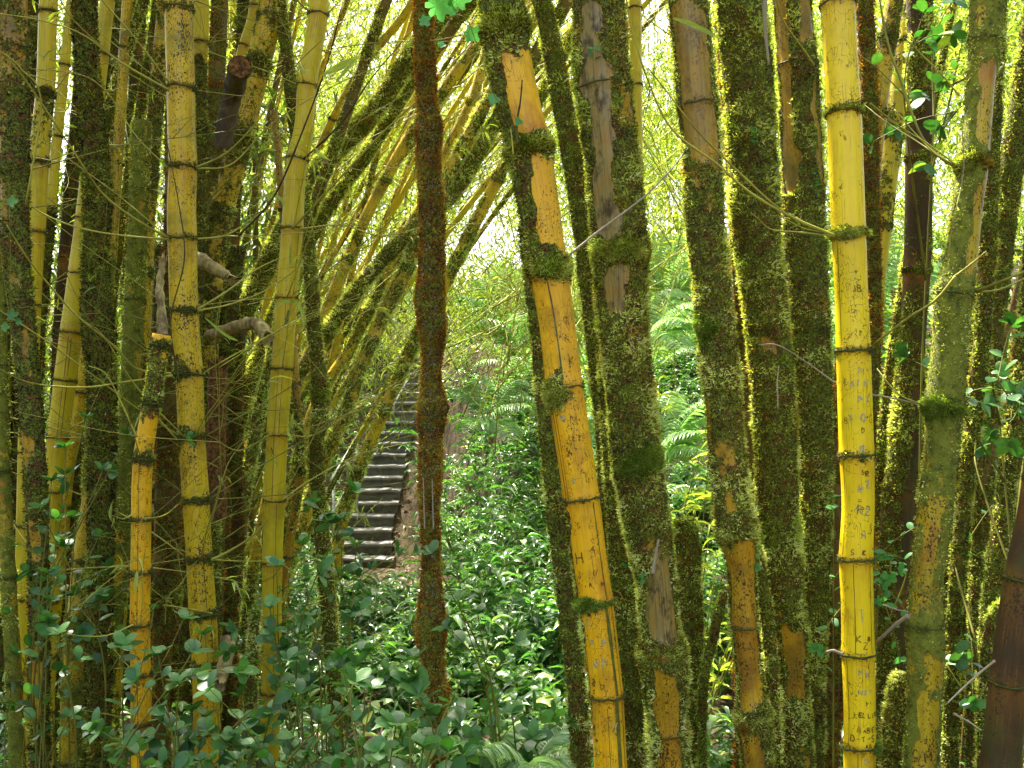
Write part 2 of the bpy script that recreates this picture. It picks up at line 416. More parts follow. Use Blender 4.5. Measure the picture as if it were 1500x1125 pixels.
def culm(key, label, pts, Y, kind='yel', nodes=(), level=0.0, patches=(), wood=(), tufts=20000, group=None, rust=False,
         top=None, bot=None, ds=.014, ns=28, bump=0.0, len_=(.004, .010), name='bamboo_culm', cat='bamboo', mossmat=None,
         branch=0, brlen=(.5, 1.1), tintb=0.0, brname='branch', leafy=.22, topcap=False, moss_on=True, wid=1.0, rings=True):
    """pts: (px, py, width px) top to bottom in photo pixels at distance Y (or (Ytop, Ybottom))."""
    pts = [p if len(p) == 3 else (p[0], p[1], None) for p in pts]
    lastw = None
    arr = []
    for p in pts:
        w = p[2] if p[2] is not None else lastw
        lastw = w; arr.append((p[0], p[1], w))
    arr = np.array(arr, float)
    Yt, Yb = (Y, Y) if np.isscalar(Y) else Y
    def Yof(py): return Yt+(Yb-Yt)*np.clip((py-arr[0, 1])/(arr[-1, 1]-arr[0, 1]), 0, 1)
    py = np.linspace(arr[0, 1], arr[-1, 1], 160)
    px = finterp(py, arr[:, 1], arr[:, 0]); wpx = finterp(py, arr[:, 1], arr[:, 2])
    Ys = Yof(py)
    W = np.stack([(px-750)/F*Ys, Ys, CAMZ-(py-562.5)/F*Ys], -1)
    R = wpx*.5*wid/F*Ys
    if level > .55: R = np.maximum(R-(.0052 if not rust else .0058)-(.3*bump), R*.55)
    if top is None: top = 2.6
    if top > 0:
        d = norm(W[0]-W[14]); k = np.linspace(top, .02, 24)[:, None]
        bend = np.array([d[0]*.10, -.02, -.03*abs(d[0])])
        W = np.vstack([W[0]+d*k+bend*k**2, W]); R = np.concatenate([R[0]*(1-.10*k[:, 0]), R])
    if bot is None:
        d = norm(W[-1]-W[-30]); d[2] = min(d[2], -.45); d = norm(d)
        k = 0; ext = []; q = W[-1].copy()
        while q[2] > h1(q[0], q[1])-.12 and k < 400:
            q = q+d*.05; ext.append(q.copy()); k += 1
            d = norm(d*.98+np.array([0, 0, -.02]))
        if ext: W = np.vstack([W, ext]); R = np.concatenate([R, np.full(len(ext), R[-1])])
    # resample
    seg = np.linalg.norm(np.diff(W, axis=0), axis=1); s = np.concatenate([[0], np.cumsum(seg)])
    n = max(12, int(s[-1]/ds)); sn = np.linspace(0, s[-1], n)
    C = np.stack([np.interp(sn, s, W[:, i]) for i in range(3)], -1); Rr = np.interp(sn, s, R)
    pyc = 562.5-(C[:, 2]-CAMZ)/C[:, 1]*F
    T = norm(np.gradient(C, axis=0)); up = -T
    fr = norm(np.array([0, -1., 0])-(up*np.array([0, -1., 0])).sum(-1, keepdims=True)*up)
    rt = np.cross(up, fr)
    # nodes along s
    nd = []
    for a in nodes:
        a = a if isinstance(a, tuple) else (a, 0)
        nd.append((float(np.interp(a[0], pyc, sn)), a[1]))
    if nd:
        inside = [q for q in nd]
        sp = np.mean(np.diff([q[0] for q in inside])) if len(inside) > 1 else .35
        q = inside[0][0]-sp
        while q > .05: nd.append((q, .5)); q -= sp
        q = inside[-1][0]+sp
        while q < s[-1]-.05: nd.append((q, .5)); q += sp
    nd.sort()
    a = np.arange(ns)*2*PI/ns-PI          # angle 0 faces the viewer, + to the right
    prof = Rr.copy()
    for q, sz in nd:
        prof = prof*(1+.055*np.exp(-((sn-q)/.010)**2)+.02*np.exp(-((sn-q)/.05)**2)-.03*np.exp(-((sn-q-.014)/.006)**2))
    nrm = fr[:, None]*np.cos(a)[None, :, None]+rt[:, None]*np.sin(a)[None, :, None]
    V = C[:, None]+nrm*prof[:, None, None]
    SS = np.repeat(sn, ns); AA = np.tile(a, n)
    seed = (hash_s(key) % 97)*1.7
    def maskf(Vw, pyv, ang, sv):
        b = np.full(len(pyv), float(level)); P0 = pyv
        w1 = fbm(Vw*np.array([26, 26, 15])+seed*3+40, 3)-.5; w2 = fbm(Vw*np.array([20, 20, 12])+seed*3+80, 3)-.5
        pyv = pyv+w1*85; ang = ang+w2*1.1
        for (y0, y1, tc, tw, amt) in patches:
            dl = np.abs((np.degrees(ang)-tc+180) % 360-180)
            b = b+amt*smooth(y0-14, y0+14, pyv)*(1-smooth(y1-14, y1+14, pyv))*(1-smooth(tw*.75, tw*1.15, dl))
        for q, sz in nd:
            if sz > 0: b = b+min(.35*sz, .7)*np.exp(-((sv-q)/(.006+.012*sz))**2)
        nz = fbm(Vw*np.array([30, 30, 16.])+seed, 3)-.5
        nb = fbm(Vw*np.array([7, 7, 3.5])+seed*2, 2)-.5
        return b+nz*.75+nb*(1.0 if level > .5 else .8)
    Vf = V.reshape(-1, 3)
    mm = maskf(Vf, np.repeat(pyc, ns), AA, SS)
    wd = np.zeros(len(SS))
    for (y0, y1, tc, tw, amt) in wood:
        dl = np.abs((np.degrees(AA)-tc+180) % 360-180)
        pyv = np.repeat(pyc, ns)
        wd = np.maximum(wd, amt*smooth(y0-12, y0+12, pyv)*(1-smooth(y1-12, y1+12, pyv))*(1-smooth(tw*.7, tw*1.1, dl+25*(fbm(Vf*30, 2)-.5))))
    if bump > 0 or level > .3:
        bb = bump if bump > 0 else .004
        k = smooth(.4, .9, mm)*(fbm(Vf*22+seed, 3)*1.3)*bb
        Vf = Vf+nrm.reshape(-1, 3)*k[:, None]
    i = np.arange(n-1)[:, None]*ns; j = np.arange(ns)[None]; k2 = (np.arange(ns)+1)[None] % ns
    Q = np.stack([i+j, i+ns+j, i+ns+k2, i+k2], -1).reshape(-1, 4)
    faces = [Q, np.arange(ns)[None], (np.arange(ns)+(n-1)*ns)[None, ::-1]]
    uv = np.stack([AA*Rr.mean()+seed, SS+seed], -1)
    nqv = np.zeros(len(SS))
    for q, sz in nd:
        amp = .35+.5*((q*7.31) % 1)
        nqv = np.maximum(nqv, amp*np.where(SS > q, np.exp(-(SS-q)/.05), np.exp(-(q-SS)/.018)))
    root = empty(name, C[-1]); tag(root, label, cat, group)
    root['_o'] = [float(c) for c in C[-1]]
    mat = M[kind]
    mesh('stem', Vf, faces, mat, root, attrs={'mossm': np.clip(mm, 0, 1), 'wood': wd, 'nodeq': nqv}, uv=uv)
    c = Culm(); c.root = root; c.C = C; c.R = Rr; c.s = sn; c.py = pyc; c.fr = fr; c.rt = rt; c.nd = nd; c.key = key; c.T = T
    def surf(pyq, ang, off=0.0):
        sq = np.interp(pyq, pyc, sn)
        Cq = np.stack([np.interp(sq, sn, C[:, i]) for i in range(3)], -1)
        f_ = norm(np.stack([np.interp(sq, sn, fr[:, i]) for i in range(3)], -1)); r_ = norm(np.stack([np.interp(sq, sn, rt[:, i]) for i in range(3)], -1))
        rr = np.interp(sq, sn, prof)
        nn = f_*np.cos(ang)[..., None]+r_*np.sin(ang)[..., None]
        return Cq+nn*(rr+off)[..., None], nn
    c.surf = surf
    CULMS[key] = c
    # node rings
    if rings:
        for q, sz in nd:
            cq = np.array([np.interp(q, sn, C[:, i]) for i in range(3)]); pq = np.interp(q, sn, pyc)
            if pq < -160 or pq > 1300: continue
            rq = np.interp(q, sn, Rr); f0 = np.array([np.interp(q, sn, fr[:, i]) for i in range(3)]); r0 = np.array([np.interp(q, sn, rt[:, i]) for i in range(3)])
            aa = np.linspace(0, 2*PI, 40, endpoint=False)
            wob = (vnoise(np.stack([np.cos(aa)*3, np.sin(aa)*3, np.full(40, q*9+seed)], -1))-.5)*.006
            th = .0018+.0012*sz+.0012*vnoise(np.stack([np.cos(aa)*6+9, np.sin(aa)*6, np.full(40, q*7)], -1))
            tilt = rng.normal()*.06
            ctr = cq+(f0*np.cos(aa)[:, None]+r0*np.sin(aa)[:, None])*(rq*1.045)+np.array([0, 0, 1.])*(wob+tilt*rq*np.sin(aa))[:, None]
            rad = norm(ctr-cq); upv = np.array([0, 0, 1.])
            b = np.linspace(0, 2*PI, 6, endpoint=False)
            RV = ctr[:, None]+th[:, None, None]*(rad[:, None]*np.cos(b)[None, :, None]+upv*np.sin(b)[None, :, None]*.9)
            ii = np.arange(40)[:, None]; jj = np.arange(6)[None]
            RQ = np.stack([ii*6+jj, ((ii+1) % 40)*6+jj, ((ii+1) % 40)*6+(jj+1) % 6, ii*6+(jj+1) % 6], -1).reshape(-1, 4)
            ac = Acc(); ac.add(RV.reshape(-1, 3), [RQ], np.repeat(.3+.5*vnoise(ctr*90), 6))
            if sz > 0:
                m_ = int(350+900*sz)
                th_ = rng.uniform(-PI, PI, m_); dz = rng.normal(size=m_)*(.0022+.0035*sz)
                o = cq+(f0*np.cos(th_)[:, None]+r0*np.sin(th_)[:, None])*(rq*1.03)
                keep = vnoise(np.stack([np.cos(th_)*2.5, np.sin(th_)*2.5, np.full(m_, q*5+seed)], -1)) > .30
                o = o+up[0]*dz[:, None]
                nn = norm(f0*np.cos(th_)[:, None]+r0*np.sin(th_)[:, None])
                o, nn = o[keep], nn[keep]; mk = len(o)
                blades(ac, o, nn, rng.uniform(.003, .0055+.004*sz, mk), rng.uniform(.0012, .0028, mk), np.clip(.55+rng.normal(size=mk)*.25, 0, 1), .9, .0)
            ac.build('node_ring', M['ring'], root)
    # moss blades
    if moss_on and (level > .15 or patches or any(z > .7 for _, z in nd)):
        s0 = np.interp(-120, pyc, sn); s1 = np.interp(1220, pyc, sn)
        area = (s1-s0)*2*PI*Rr.mean()
        m_ = int(area*tufts)
        sv = rng.uniform(s0, s1, m_); th_ = rng.uniform(-PI, PI, m_)
        pv = np.interp(sv, sn, pyc)
        o, nn = surf(pv, th_)
        mk = maskf(o, pv, th_, sv)
        keep = mk > .47+rng.uniform(-.05, .08, m_)
        o, nn, mk, pv, th_ = o[keep], nn[keep], mk[keep], pv[keep], th_[keep]
        if len(o):
            cl = fbm(o*55+seed, 2); cl2 = fbm(o*14+seed, 2)
            rep = 3
            ln = rng.uniform(len_[0], len_[1], (rep, len(o)))*(.45+.7*cl+.9*smooth(.5, .7, cl2))
            k = smooth(.4, .9, mk)*(fbm(o*22+seed, 3)*1.3)*(bump if bump > 0 else (.004 if level > .3 else 0))
            base = o+nn*k[:, None]
            t0 = .26+1.1*(cl-.42)+1.1*(cl2-.5)+tintb
            ac = Acc()
            for r in range(rep):
                blades(ac, base+rng.normal(size=base.shape)*.0018, nn, ln[r], rng.uniform(.0022, .0050, len(o)),
                       np.clip(t0+.12+rng.normal(size=len(o))*.2+(r == 2)*.18*rng.random(len(o)), 0, 1))
            ac.build('moss', mossmat or (M['rust'] if rust else M['moss']), root)
    # moss collars on big nodes
    for q, sz in nd:
        if sz >= 2:
            collar(c, float(np.interp(q, sn, pyc)), None, sz)
    if branch: auto_branches(c, branch, brlen, leafy)
    return c

def hash_s(s):
    h = 7
    for ch in str(s): h = (h*31+ord(ch)) % 1000003
    return h

def collar(c, pyq, side=None, sz=2, mat=None, ln=(.006, .014), spread=None, dz=None):
    """thick cushion of moss round a node; side = angle in degrees or None for all round"""
    r = float(np.interp(pyq, c.py, c.R)); m_ = int(3800*(.6+.3*sz)*(r/.035))
    th_ = rng.uniform(-PI, PI, m_) if side is None else np.radians(side)+rng.normal(size=m_)*np.radians(spread or 35)
    hz = dz or (7+4*sz)
    pv = pyq+rng.normal(size=m_)*hz*.5*(1 if side is None else np.exp(-((th_-np.radians(side))/1.2)**2))
    o, nn = c.surf(pv, th_)
    an_ = vnoise(np.stack([np.cos(th_)*1.8+pyq, np.sin(th_)*1.8, np.full(m_, pyq*.37)], -1))
    pv = pv+(an_-.4)*hz*1.6
    kp = rng.random(m_) < smooth(.12, .5, an_)+.25*(side is not None)
    th_, pv, an_ = th_[kp], pv[kp], an_[kp]; m_ = len(pv)
    o, nn = c.surf(pv, th_)
    thick = (.002+.0036*sz)*np.exp(-((pv-pyq)/hz)**2)*(.2+1.2*fbm(o*45, 2))*(.35+1.1*an_)
    u = rng.random(m_)
    o = o+nn*(thick*u)[:, None]
    ac = Acc()
    cl = fbm(o*60, 2)
    blades(ac, o, nn, rng.uniform(ln[0], ln[1], m_), rng.uniform(.0018, .004, m_), np.clip(.15+.5*u+.7*(cl-.45)+rng.normal(size=m_)*.15, 0, 1), 1.0, .1)
    ac.build('moss_collar', mat or M['moss'], c.root)

def twig_mesh(acc, ctrl, r0, r1, tint=.6, n=10, ns=5):
    p = spline(ctrl, n); k = len(p)
    r = np.linspace(r0, r1, k)*(1+.35*(np.arange(k) % 7 == 0))
    V, Fs = tube(p, r, ns)
    acc.add(V, Fs, np.clip(tint+(vnoise(V*20)-.5)*.5, 0, 1))
    return p

def one_branch(c, start, d, length, r0, leafy, tint):
    tw = Acc(); lf = Acc()
    n = 7; q = start.copy(); dd = norm(d); pts = [q.copy()]
    for i in range(n):
        dd = norm(dd+rng.normal(size=3)*.06+np.array([0, 0, -.045*rng.random()]))
        q = q+dd*length/n; pts.append(q.copy())
    p = twig_mesh(tw, pts, r0, r0*.35, tint, 5)
    nsub = rng.integers(3, 8)
    for k in range(nsub):
        i = rng.integers(int(len(p)*.25), len(p)-2); t = norm(p[i+1]-p[i])
        sd = norm(t+rng.normal(size=3)*.55); L_ = length*rng.uniform(.2, .5)
        e1 = p[i]+sd*L_*.5; e2 = e1+norm(sd+np.array([0, 0, -.25])+rng.normal(size=3)*.15)*L_*.5
        sp = twig_mesh(tw, [p[i], e1, e2], r0*.45, r0*.2, tint, 4, 4)
        if rng.random() < leafy:
            m_ = rng.integers(2, 6)
            o = np.repeat(e2[None], m_, 0)+rng.normal(size=(m_, 3))*.008
            dl = norm(norm(e2-e1)+rng.normal(size=(m_, 3))*.5+np.array([0, 0, -.3]))
            leaves(lf, 'lance', o, dl, np.array([0, 0, 1.])+rng.normal(size=(m_, 3))*.4, rng.uniform(.03, .08, m_), rng.uniform(.005, .010, m_), rng.uniform(.1, 1, m_), .6)
    b = tw.build('branch', M['twig'], c.root)
    if lf.n: mesh('leaves', np.concatenate(lf.V), [np.concatenate(f) for f in lf.F.values()], M['bleaf'], c.root,
                  attrs={'tint': np.concatenate(lf.A)}).parent = b
    # put leaves under the branch, which sits at the root's origin
def auto_branches(c, cnt, brlen, leafy):
    cand = [q for q, _ in c.nd if -150 < np.interp(q, c.s, c.py) < 1000]
    if not cand: cand = list(np.linspace(c.s[0]+1, c.s[-1]-1, 6))
    for _ in range(cnt):
        q = cand[rng.integers(len(cand))]
        C0 = np.array([np.interp(q, c.s, c.C[:, i]) for i in range(3)]); r = np.interp(q, c.s, c.R)
        az = rng.uniform(-PI, PI)
        d = np.array([math.sin(az), -math.cos(az)*.55, rng.uniform(-.1, 1.0)])
        st = C0+norm(np.array([d[0], d[1], 0]))*r*.9
        one_branch(c, st, d, rng.uniform(*brlen), rng.uniform(.0011, .0026), leafy, rng.uniform(.3, 1.0))

def hand_twig(key, px, Y, w, tint=.8, mat='twig', name='branch'):
    """px: list of photo points from the culm outwards; Y: depth or (start, end)"""
    c = CULMS[key]
    n = len(px); Ys = np.linspace(*(Y if not np.isscalar(Y) else (Y, Y)), n)
    ctrl = [P(x, y, yy) for (x, y), yy in zip(px, Ys)]
    ac = Acc(); twig_mesh(ac, ctrl, w*.5/F*Ys[0]*1.15, w*.5/F*Ys[-1]*.55, tint, 8, 6)
    return ac.build(name, M[mat], c.root)

# stroke lettering carved in the culms
GL = {'A': [[(0, 0), (.5, 1), (1, 0)], [(.2, .4), (.8, .4)]], 'B': [[(0, 0), (0, 1), (.7, .95), (.75, .6), (0, .5)], [(0, .5), (.9, .4), (.85, .05), (0, 0)]],
      'D': [[(0, 0), (0, 1), (.6, .95), (.95, .5), (.6, .05), (0, 0)]], 'E': [[(1, 1), (0, 1), (0, 0), (1, 0)], [(0, .5), (.8, .5)]],
      'G': [[(.9, .85), (.5, 1), (.1, .7), (.1, .25), (.5, 0), (.9, .2), (.9, .5), (.55, .5)]], 'H': [[(0, 0), (0, 1)], [(1, 0), (1, 1)], [(0, .5), (1, .5)]],
      'I': [[(.5, 0), (.5, 1)]], 'K': [[(0, 0), (0, 1)], [(.9, 1), (0, .45), (.9, 0)]], 'L': [[(0, 1), (0, 0), (.8, 0)]],
      'N': [[(0, 0), (0, 1), (1, 0), (1, 1)]], 'R': [[(0, 0), (0, 1), (.8, .9), (.8, .6), (0, .5), (.9, 0)]],
      'S': [[(.9, .85), (.5, 1), (.1, .8), (.2, .55), (.8, .45), (.9, .2), (.5, 0), (.1, .15)]], 'T': [[(0, 1), (1, 1)], [(.5, 1), (.5, 0)]],
      'W': [[(0, 1), (.25, 0), (.5, .7), (.75, 0), (1, 1)]], 'Y': [[(0, 1), (.5, .5), (1, 1)], [(.5, .5), (.5, 0)]], 'J': [[(.8, 1), (.8, .2), (.5, 0), (.1, .2)]],
      'M': [[(0, 0), (0, 1), (.5, .4), (1, 1), (1, 0)]], 'C': [[(.9, .85), (.5, 1), (.1, .6), (.1, .3), (.5, 0), (.9, .15)]], 'O': [[(.5, 1), (.1, .7), (.1, .3), (.5, 0), (.9, .3), (.9, .7), (.5, 1)]],
      'b': [[(.1, 1), (.1, 0), (.7, .05), (.8, .4), (.1, .5)]], '2': [[(.1, .8), (.5, 1), (.9, .75), (.1, 0), (.95, 0)]], '5': [[(.9, 1), (.2, 1), (.15, .6), (.8, .55), (.85, .15), (.1, 0)]],
      '8': [[(.5, .5), (.15, .75), (.5, 1), (.85, .75), (.5, .5), (.1, .25), (.5, 0), (.9, .25), (.5, .5)]], '+': [[(.5, .15), (.5, .85)], [(.1, .5), (.9, .5)]],
      '-': [[(.1, .5), (.9, .5)]], '=': [[(.1, .35), (.9, .35)], [(.1, .65), (.9, .65)]], '0': [[(.5, 1), (.1, .6), (.1, .4), (.5, 0), (.9, .4), (.9, .6), (.5, 1)]],
      'v': [[(0, .7), (.25, 1), (.5, .7), (.75, 1), (1, .7), (.5, 0), (0, .7)]], '?': [[(.2, .8), (.5, 1), (.8, .8), (.5, .45), (.5, .3)]], 'Z': [[(0, 1), (1, 1), (0, 0), (1, 0)]]}
def carve(key, text, pyc, ang, size, mat='ink', lw=.0011, slant=0.0):
    """text centred at photo row pyc, angle ang (deg), size px high"""
    c = CULMS[key]; Y = float(np.interp(pyc, c.py, c.C[:, 1])); r = float(np.interp(pyc, c.py, c.R)); px2a = Y/F/r
    ac = Acc(); cw = size*.66; adv = size*.92; x0 = -(len(text)-1)*adv/2-cw/2
    for i, ch in enumerate(text):
        if ch == ' ': continue
        jx, jy = rng.normal(size=2)*size*.10; ks = rng.uniform(.7, 1.25); ro = rng.normal()*.22; lws = rng.uniform(.6, 1.5)
        for st in GL[ch]:
            p = np.array(st, float); t = np.linspace(0, len(p)-1, (len(p)-1)*5+1)
            q = np.stack([np.interp(t, np.arange(len(p)), p[:, k]) for k in (0, 1)], -1)
            q = q+rng.normal(size=q.shape)*.035-.5; q = np.stack([q[:, 0]*math.cos(ro)-q[:, 1]*math.sin(ro), q[:, 0]*math.sin(ro)+q[:, 1]*math.cos(ro)], -1)*ks+.5
            ux = x0+i*adv+q[:, 0]*cw+jx; vy = pyc+size/2-q[:, 1]*size+jy+slant*ux
            an = np.radians(ang)+ux*px2a
            o, nn = c.surf(vy, an, .0006)
            t_ = norm(np.gradient(o, axis=0)); b = np.cross(nn, t_)*(lw*lws*(.35+.9*vnoise(np.stack([np.arange(len(q))*.6, np.full(len(q), i*3.1+pyc), np.zeros(len(q))], -1))))[:, None]
            V = np.stack([o-b, o+b], 1).reshape(-1, 3); k = np.arange(len(o)-1)*2
            ac.add(V, [np.stack([k, k+1, k+3, k+2], -1)])
    return ac.build('carved_writing', M[mat], c.root)
def stripe(key, y0, y1, a0, a1, wdeg, mat='stripe', off=.0005, name='stripe'):
    c = CULMS[key]; py = np.linspace(y0, y1, max(12, int((y1-y0)/8))); a = np.radians(np.linspace(a0, a1, len(py)))
    w = np.radians(wdeg)*.5*(1+.5*(vnoise(np.stack([py*.05, py*0, py*0+y0], -1))-.5)); 
    cols = [c.surf(py, a+w*k, np.full(len(py), off))[0] for k in (-1, -.33, .33, 1)]
    V = np.stack(cols, 1).reshape(-1, 3); i = (np.arange(len(py)-1)*4)[:, None]; j = np.arange(3)[None]
    mesh(name, V, [np.stack([i+j, i+4+j, i+5+j, i+1+j], -1).reshape(-1, 4)], M[mat], c.root, smoothf=True)

exec_after = []

# ================================================================== THE BIG CULMS
RG = 'mossy culms of the right-hand clump'
# --- leaning yellow culm, centre
culm('M1', 'thick golden bamboo leaning left, scratched with writing, green moss cushions at its joints',
     [(733, -10, 66), (741, 60, 66), (756, 140, 65), (774, 215, 64), (789, 300, 60), (803, 393, 56), (814, 460, 53), (826, 560, 53), (840, 650, 53), (853, 740, 52), (865, 830, 51), (875, 900, 50), (887, 1000, 48), (895, 1130, 48)],
     2.25, 'yel', nodes=[(38, 1.8), (215, 1.8), (393, 1.3), (566, .6), (730, .6), (881, .6), (1018, .6)],
     patches=[(-200, 92, 0, 180, .75), (60, 225, -66, 42, 1.1), (205, 400, -58, 45, 1.15), (205, 262, 0, 180, .45), (370, 408, 0, 180, .65), (545, 600, -40, 40, .7), (868, 897, -40, 50, .55),
              (730, 1150, -84, 22, .5), (-100, 1200, 180, 60, .4)], tufts=26000, ds=.010, ns=44, tintb=.02)
collar(CULMS['M1'], 393, None, 2.4); collar(CULMS['M1'], 38, None, 2.2); collar(CULMS['M1'], 218, None, 1.6)
collar(CULMS['M1'], 575, -52, 2.2, M['moss'], spread=24, dz=17); collar(CULMS['M1'], 880, -42, 1.6, M['brightmoss'], spread=30, dz=8)
stripe('M1', 412, 556, -12, -4, 5); stripe('M1', 590, 728, -60, -56, 3, 'ink'); stripe('M1', 596, 728, -48, -46, 2, 'ink'); stripe('M1', 735, 876, 34, 37, 4); stripe('M1', 884, 1014, 30, 34, 13); stripe('M1', 1022, 1130, 30, 32, 14)
stripe('M1', 884, 1130, 54, 56, 3, 'ink'); stripe('M1', 600, 1010, -72, -72, 2, 'ink'); stripe('M1', 1030, 1130, -5, -4, 2, 'ink')
for a in (('H', 810, -40, 13), ('Z', 775, -35, 10), ('T', 838, -44, 11), ('b', 993, -15, 15), ('8', 992, -48, 11), ('T J', 1008, -30, 8), ('Y', 690, 5, 14), ('A', 660, -20, 11), ('M', 615, 10, 12), ('S K', 765, 0, 9), ('G', 835, 8, 10), ('A M', 852, 8, 9), ('L', 700, 25, 12), ('C', 470, 22, 11), ('N', 500, 25, 10), ('K', 530, 28, 12), ('A', 800, 12, 9), ('J', 900, -5, 9), ('S', 640, 30, 10)): carve('M1', *a, lw=.0009)
for a in (('R 0', 935, -15, 9), ('A', 962, 0, 12), ('S', 905, -45, 9), ('L', 880, 20, 8), ('M', 612, -25, 9), ('Y', 1060, 15, 14), ('O', 700, -20, 8), ('W', 965, -30, 11)): carve('M1', *a, mat='scar', lw=.0020)
hand_twig('M1', [(758, 212), (757, 180), (762, 150), (765, 117)], 2.18, 3.4, .0)
hand_twig('M1', [(752, 226), (750, 205), (748, 188)], 2.17, 2, .9)

# --- bright yellow culm, right
culm('R1', 'smooth bright yellow bamboo standing upright, carved with initials on its lower joints',
     [(1226, -10, 48), (1231, 80, 48), (1236, 162, 49), (1240, 260, 49), (1243, 340, 48), (1247, 430, 47), (1250, 512, 48), (1253, 608, 49), (1255, 667, 48), (1257, 742, 46), (1254, 818, 47), (1256, 890, 46), (1257, 958, 46), (1259, 1030, 45), (1259, 1130, 45)],
     2.35, 'yelclean', nodes=[(162, 1.2), (342, .9), (513, 1), (666, .9), (818, .7), (957, .7), (1092, .7)],
     patches=[(166, 180, 0, 60, .12), (-100, 1200, 180, 40, .4), (190, 215, -10, 9, .3)], tufts=24000, ds=.010, ns=44)
collar(CULMS['R1'], 342, -35, 1.8, M['moss'], spread=42, dz=8); collar(CULMS['R1'], 163, None, .5, ln=(.003, .006), dz=4)
collar(CULMS['R1'], 1092, 75, 1.0, M['brightmoss'], spread=15, dz=7)
for y0, y1, a in ((824, 952, -28), (824, 952, 33), (824, 950, 60), (962, 1088, -60), (350, 500, -62), (672, 812, -70), (1096, 1130, 40), (1096, 1130, -25)): stripe('R1', y0, y1, a, a+1, 2.2, 'ink')
for a in (('KELLEN', 1041, 8, 7), ('D-T-S', 1075, -6, 8), ('BABE', 1063, 6, 7), ('B + G', 614, -5, 10), ('v', 629, 2, 10), ('Y', 1025, 5, 7), ('SR', 690, 8, 8), ('=', 731, -12, 7), ('R2', 746, 2, 12), ('J', 770, 22, 14), ('H', 782, 2, 7), ('S K', 806, -12, 9), ('K B', 930, 4, 8), ('Z', 940, 4, 8), ('AT', 1086, 12, 5), ('JB', 425, 0, 8), ('T', 490, 6, 9)): carve('R1', *a, lw=.0010)
for a in (('AW', 979, 0, 11), ('S O', 611, -12, 10), ('W', 712, -8, 11), ('Z', 708, 12, 8), ('M', 545, 5, 10), ('AIN', 561, -5, 10), ('AZ', 585, 8, 12), ('I', 490, 6, 7), ('R2', 745, -2, 12), ('v', 1105, 4, 10), ('I', 900, 0, 22), ('H', 780, 4, 8), ('NEA', 1007, 6, 8), ('E', 655, 2, 8)): carve('R1', *a, mat='scar', lw=.0017)
hand_twig('R1', [(1222, 345), (1160, 318), (1100, 283), (1050, 240), (985, 190), (950, 120), (925, 40), (915, -20)], (2.3, 2.0), 3.6, .95)
hand_twig('R1', [(1222, 347), (1150, 312), (1080, 250), (1020, 190), (985, 145), (950, 100)], (2.3, 2.05), 3.0, .8)
hand_twig('R1', [(1222, 346), (1170, 340), (1130, 336), (1110, 320), (1100, 312)], (2.3, 2.1), 2, .9)
hand_twig('R1', [(1218, 342), (1180, 335), (1150, 320), (1140, 310)], (2.3, 2.2), 1.5, .9)
hand_twig('R1', [(1275, 152), (1310, 180), (1350, 212), (1385, 238)], (2.4, 3.0), 2.6, .8)
hand_twig('R1', [(1276, 578), (1320, 586), (1345, 594), (1372, 612)], (2.4, 2.9), 2.6, .9, 'palewood')
hand_twig('R1', [(1224, 562), (1180, 530), (1140, 506), (1112, 505)], (2.3, 2.1), 2.2, .9, 'palewood')
hand_twig('R1', [(1233, 958), (1220, 953), (1210, 955)], 2.3, 5, .6, 'palewood')

# --- large mossy culms right of centre
culm('M3', 'broad mossy bamboo with a long strip of bare grey wood down its front',
     [(873, -10, 80), (885, 133, 84), (893, 200, 84), (903, 300, 84), (909, 367, 84), (913, 470, 76), (923, 575, 72), (933, 672, 76), (944, 742, 72), (961, 850, 62), (967, 930, 64), (970, 960, 72), (978, 1050, 60), (983, 1130, 60)],
     2.55, 'ochre', nodes=[(365, 1.0), (665, 1.0), (952, 2.0), (1073, .6)], level=.86,
     patches=[(25, 352, -24, 25, -.95), (400, 470, -20, 26, -.8), (840, 945, 2, 38, -1.1), (968, 1200, -5, 36, -.85), (1078, 1200, 0, 60, -.3), (690, 745, 40, 22, -.5)],
     wood=[(-100, 460, -30, 40, 1), (800, 945, 0, 60, 1)], tufts=30000, ds=.011, ns=40, bump=.007, tintb=.06)
collar(CULMS['M3'], 672, 5, 2.5, M['brightmoss'], spread=26, dz=20); collar(CULMS['M3'], 368, 0, 2.5, M['moss'], spread=60, dz=18)
hand_twig('M3', [(956, 840), (960, 815), (965, 790)], 2.42, 5, .95, 'palewood')
hand_twig('M3', [(832, 375), (878, 338), (925, 303), (955, 278), (990, 240), (1010, 210)], (2.3, 2.5), 3.2, .85, 'palewood')
culm('M5', 'mossy bamboo bare and ochre at the top, yellow and inked with letters near its foot',
     [(1006, -10, 60), (1020, 133, 62), (1028, 233, 60), (1033, 333, 60), (1038, 375, 58), (1048, 475, 58), (1058, 575, 58), (1066, 675, 58), (1074, 742, 58), (1080, 780, 58), (1086, 830, 47), (1091, 917, 44), (1100, 1017, 45), (1104, 1050, 54), (1110, 1130, 48)],
     2.5, 'ochre', nodes=[(155, .7), (475, 1.0), (776, 2.0), (918, .6), (1048, 2.3)], level=.80,
     patches=[(20, 245, -10, 52, -.85), (-60, 20, 0, 40, -.4), (640, 770, -20, 24, -.35), (790, 1035, -15, 62, -1.0), (1065, 1200, -30, 40, -.9)],
     wood=[(-100, 215, 0, 60, .5)], tufts=28000, ds=.011, ns=36, bump=.006, tintb=.05)
collar(CULMS['M5'], 476, -70, 2.5, M['brightmoss'], spread=26, dz=20)
